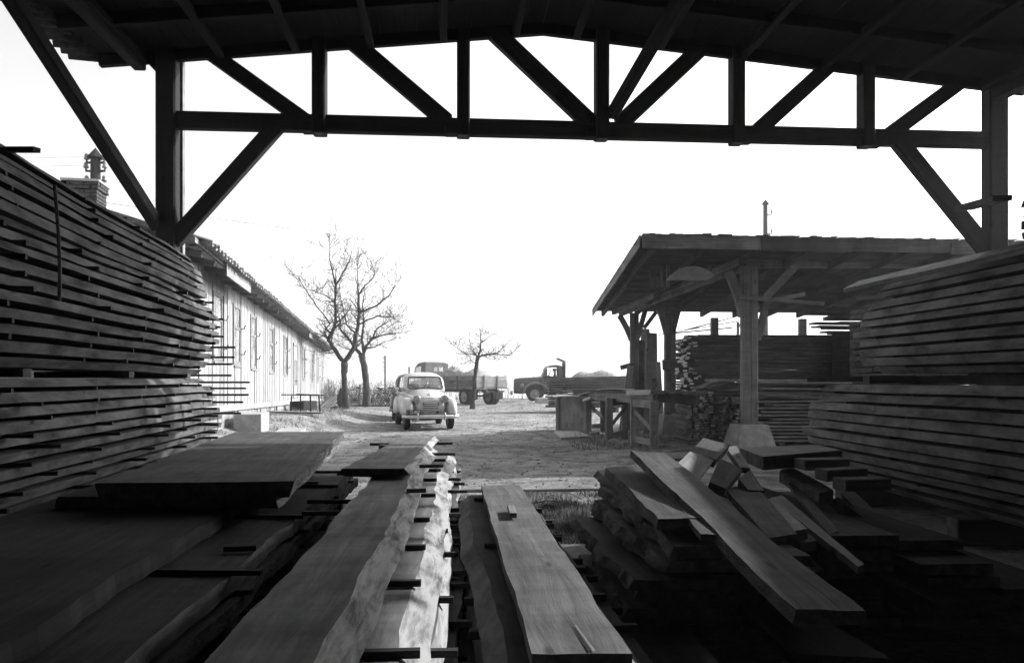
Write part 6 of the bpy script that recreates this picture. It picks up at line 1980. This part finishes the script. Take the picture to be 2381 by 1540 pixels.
# litter: chips and twigs scattered on the yard
mbL = MB()
for i in range(1000):
    y = 7.5 + 34 * r.random() ** 1.5
    x = r.uniform(-7, 3.2) * (0.5 + y / 40)
    z = gh(x, y) + 0.006
    a = r.uniform(0, 6.28); ln = r.uniform(0.015, 0.06) * (0.6 + y / 30); w_ = ln * r.uniform(0.1, 0.45)
    mbL.box((x, y, z), ln, w_, 0.012, 0 if r.random() < 0.55 else 1, Matrix.Rotation(a, 3, 'Z'))
for i in range(1500):
    y = 8 + 30 * r.random() ** 1.4
    x = r.uniform(-6, 3.0) * (0.5 + y / 40)
    s_ = r.uniform(0.008, 0.03) * (0.6 + y / 30); z = gh(x, y) + s_ * 0.2
    mbL.add([(x + s_, y, z), (x - s_, y + s_ * 0.3, z), (x, y + s_, z), (x, y - s_, z), (x, y, z + s_ * 0.7), (x, y, z - s_)], [(0, 2, 4), (2, 1, 4), (1, 3, 4), (3, 0, 4)], 2)
o = mbL.build('wood_litter', [M['bark'], M['plank_pale'], M['stone']]); tag(o, 'wood chips, scraps and small stones scattered over the dirt yard', 'litter'); o['kind'] = 'stuff'
# pale dead branches in the verge
for i in range(7):
    p = G(r.uniform(1215, 1370), r.uniform(1150, 1190), 0.02)
    q = p + Vector((r.uniform(-0.3, 0.4), r.uniform(-0.1, 0.25), r.uniform(0, 0.05)))
    m_ = (p + q) / 2 + Vector((0, r.uniform(-0.05, 0.05), 0.03))
    tag(MB().tube([p, m_, q], [0.008, 0.007, 0.003], 5).build('dead_branch', M['plank_pale']), 'pale dead branch lying in the grass by the pole', 'branch', 'dead branches in the grass')
# scrub beyond the yard: thin stems nobody could count
def scrub(name, label, n, xr, yr, hr, seed, rad=0.012, dens=1.0):
    r = random.Random(seed)
    mb = MB()
    for i in range(n):
        x, y = r.uniform(*xr), r.uniform(*yr)
        g = gh(x, y); h = r.uniform(*hr) * (0.6 + 0.8 * abs(nz(x * 0.25, 3.3, seed)))
        p = Vector((x, y, g - 0.05)); pts = [p]
        for k in range(3):
            p = p + Vector((r.uniform(-0.13, 0.13) * h, r.uniform(-0.1, 0.1) * h, h / 3)); pts.append(p)
        mb.tube(pts, [rad, rad * 0.8, rad * 0.6, rad * 0.3], 3, 0, False)
        for k in range(4):
            b = pts[r.randrange(1, 4)]
            e = b + Vector((r.uniform(-0.3, 0.3) * h, r.uniform(-0.3, 0.3) * h, r.uniform(0.05, 0.35) * h))
            mb.tube([b, e], [rad * 0.6, rad * 0.2], 3, 0, False)
    o = mb.build(name, M['scrub']); tag(o, label, 'bushes'); o['kind'] = 'stuff'
scrub('scrub', 'leafless scrub along the far edge of the yard behind the bicycles', 900, (-12.5, -5.2), (43.5, 50), (0.7, 1.7), 3)
scrub('scrub', 'thin leafless scrub behind the two trucks', 260, (-5, 9), (52, 60), (0.7, 1.9), 4)
scrub('scrub', 'scattered tall saplings fading into the pale distance', 60, (-16, 10), (55, 75), (2.0, 4.5), 5, 0.016)

# ------------------------------------------------------------------ haze
hz = MB().box((0, 1000, 1.5), 4400, 3400, 34)
me = hz.mesh([])
hm = bpy.data.materials.new('haze_air'); hm.use_nodes = True
nt = hm.node_tree; nt.nodes.clear()
out = node(nt, 'ShaderNodeOutputMaterial'); pv = node(nt, 'ShaderNodeVolumePrincipled')
pv.inputs['Color'].default_value = (0.95, 0.95, 0.95, 1)
pv.inputs['Density'].default_value = 0.0014
pv.inputs['Anisotropy'].default_value = 0.3
nt.links.new(pv.outputs[0], out.inputs['Volume'])
me.materials.append(hm)
hzo = put('haze', me)
hzo['kind'] = 'stuff'
hzo['label'] = 'pale spring haze over the yard and the land beyond'
hzo['category'] = 'haze'
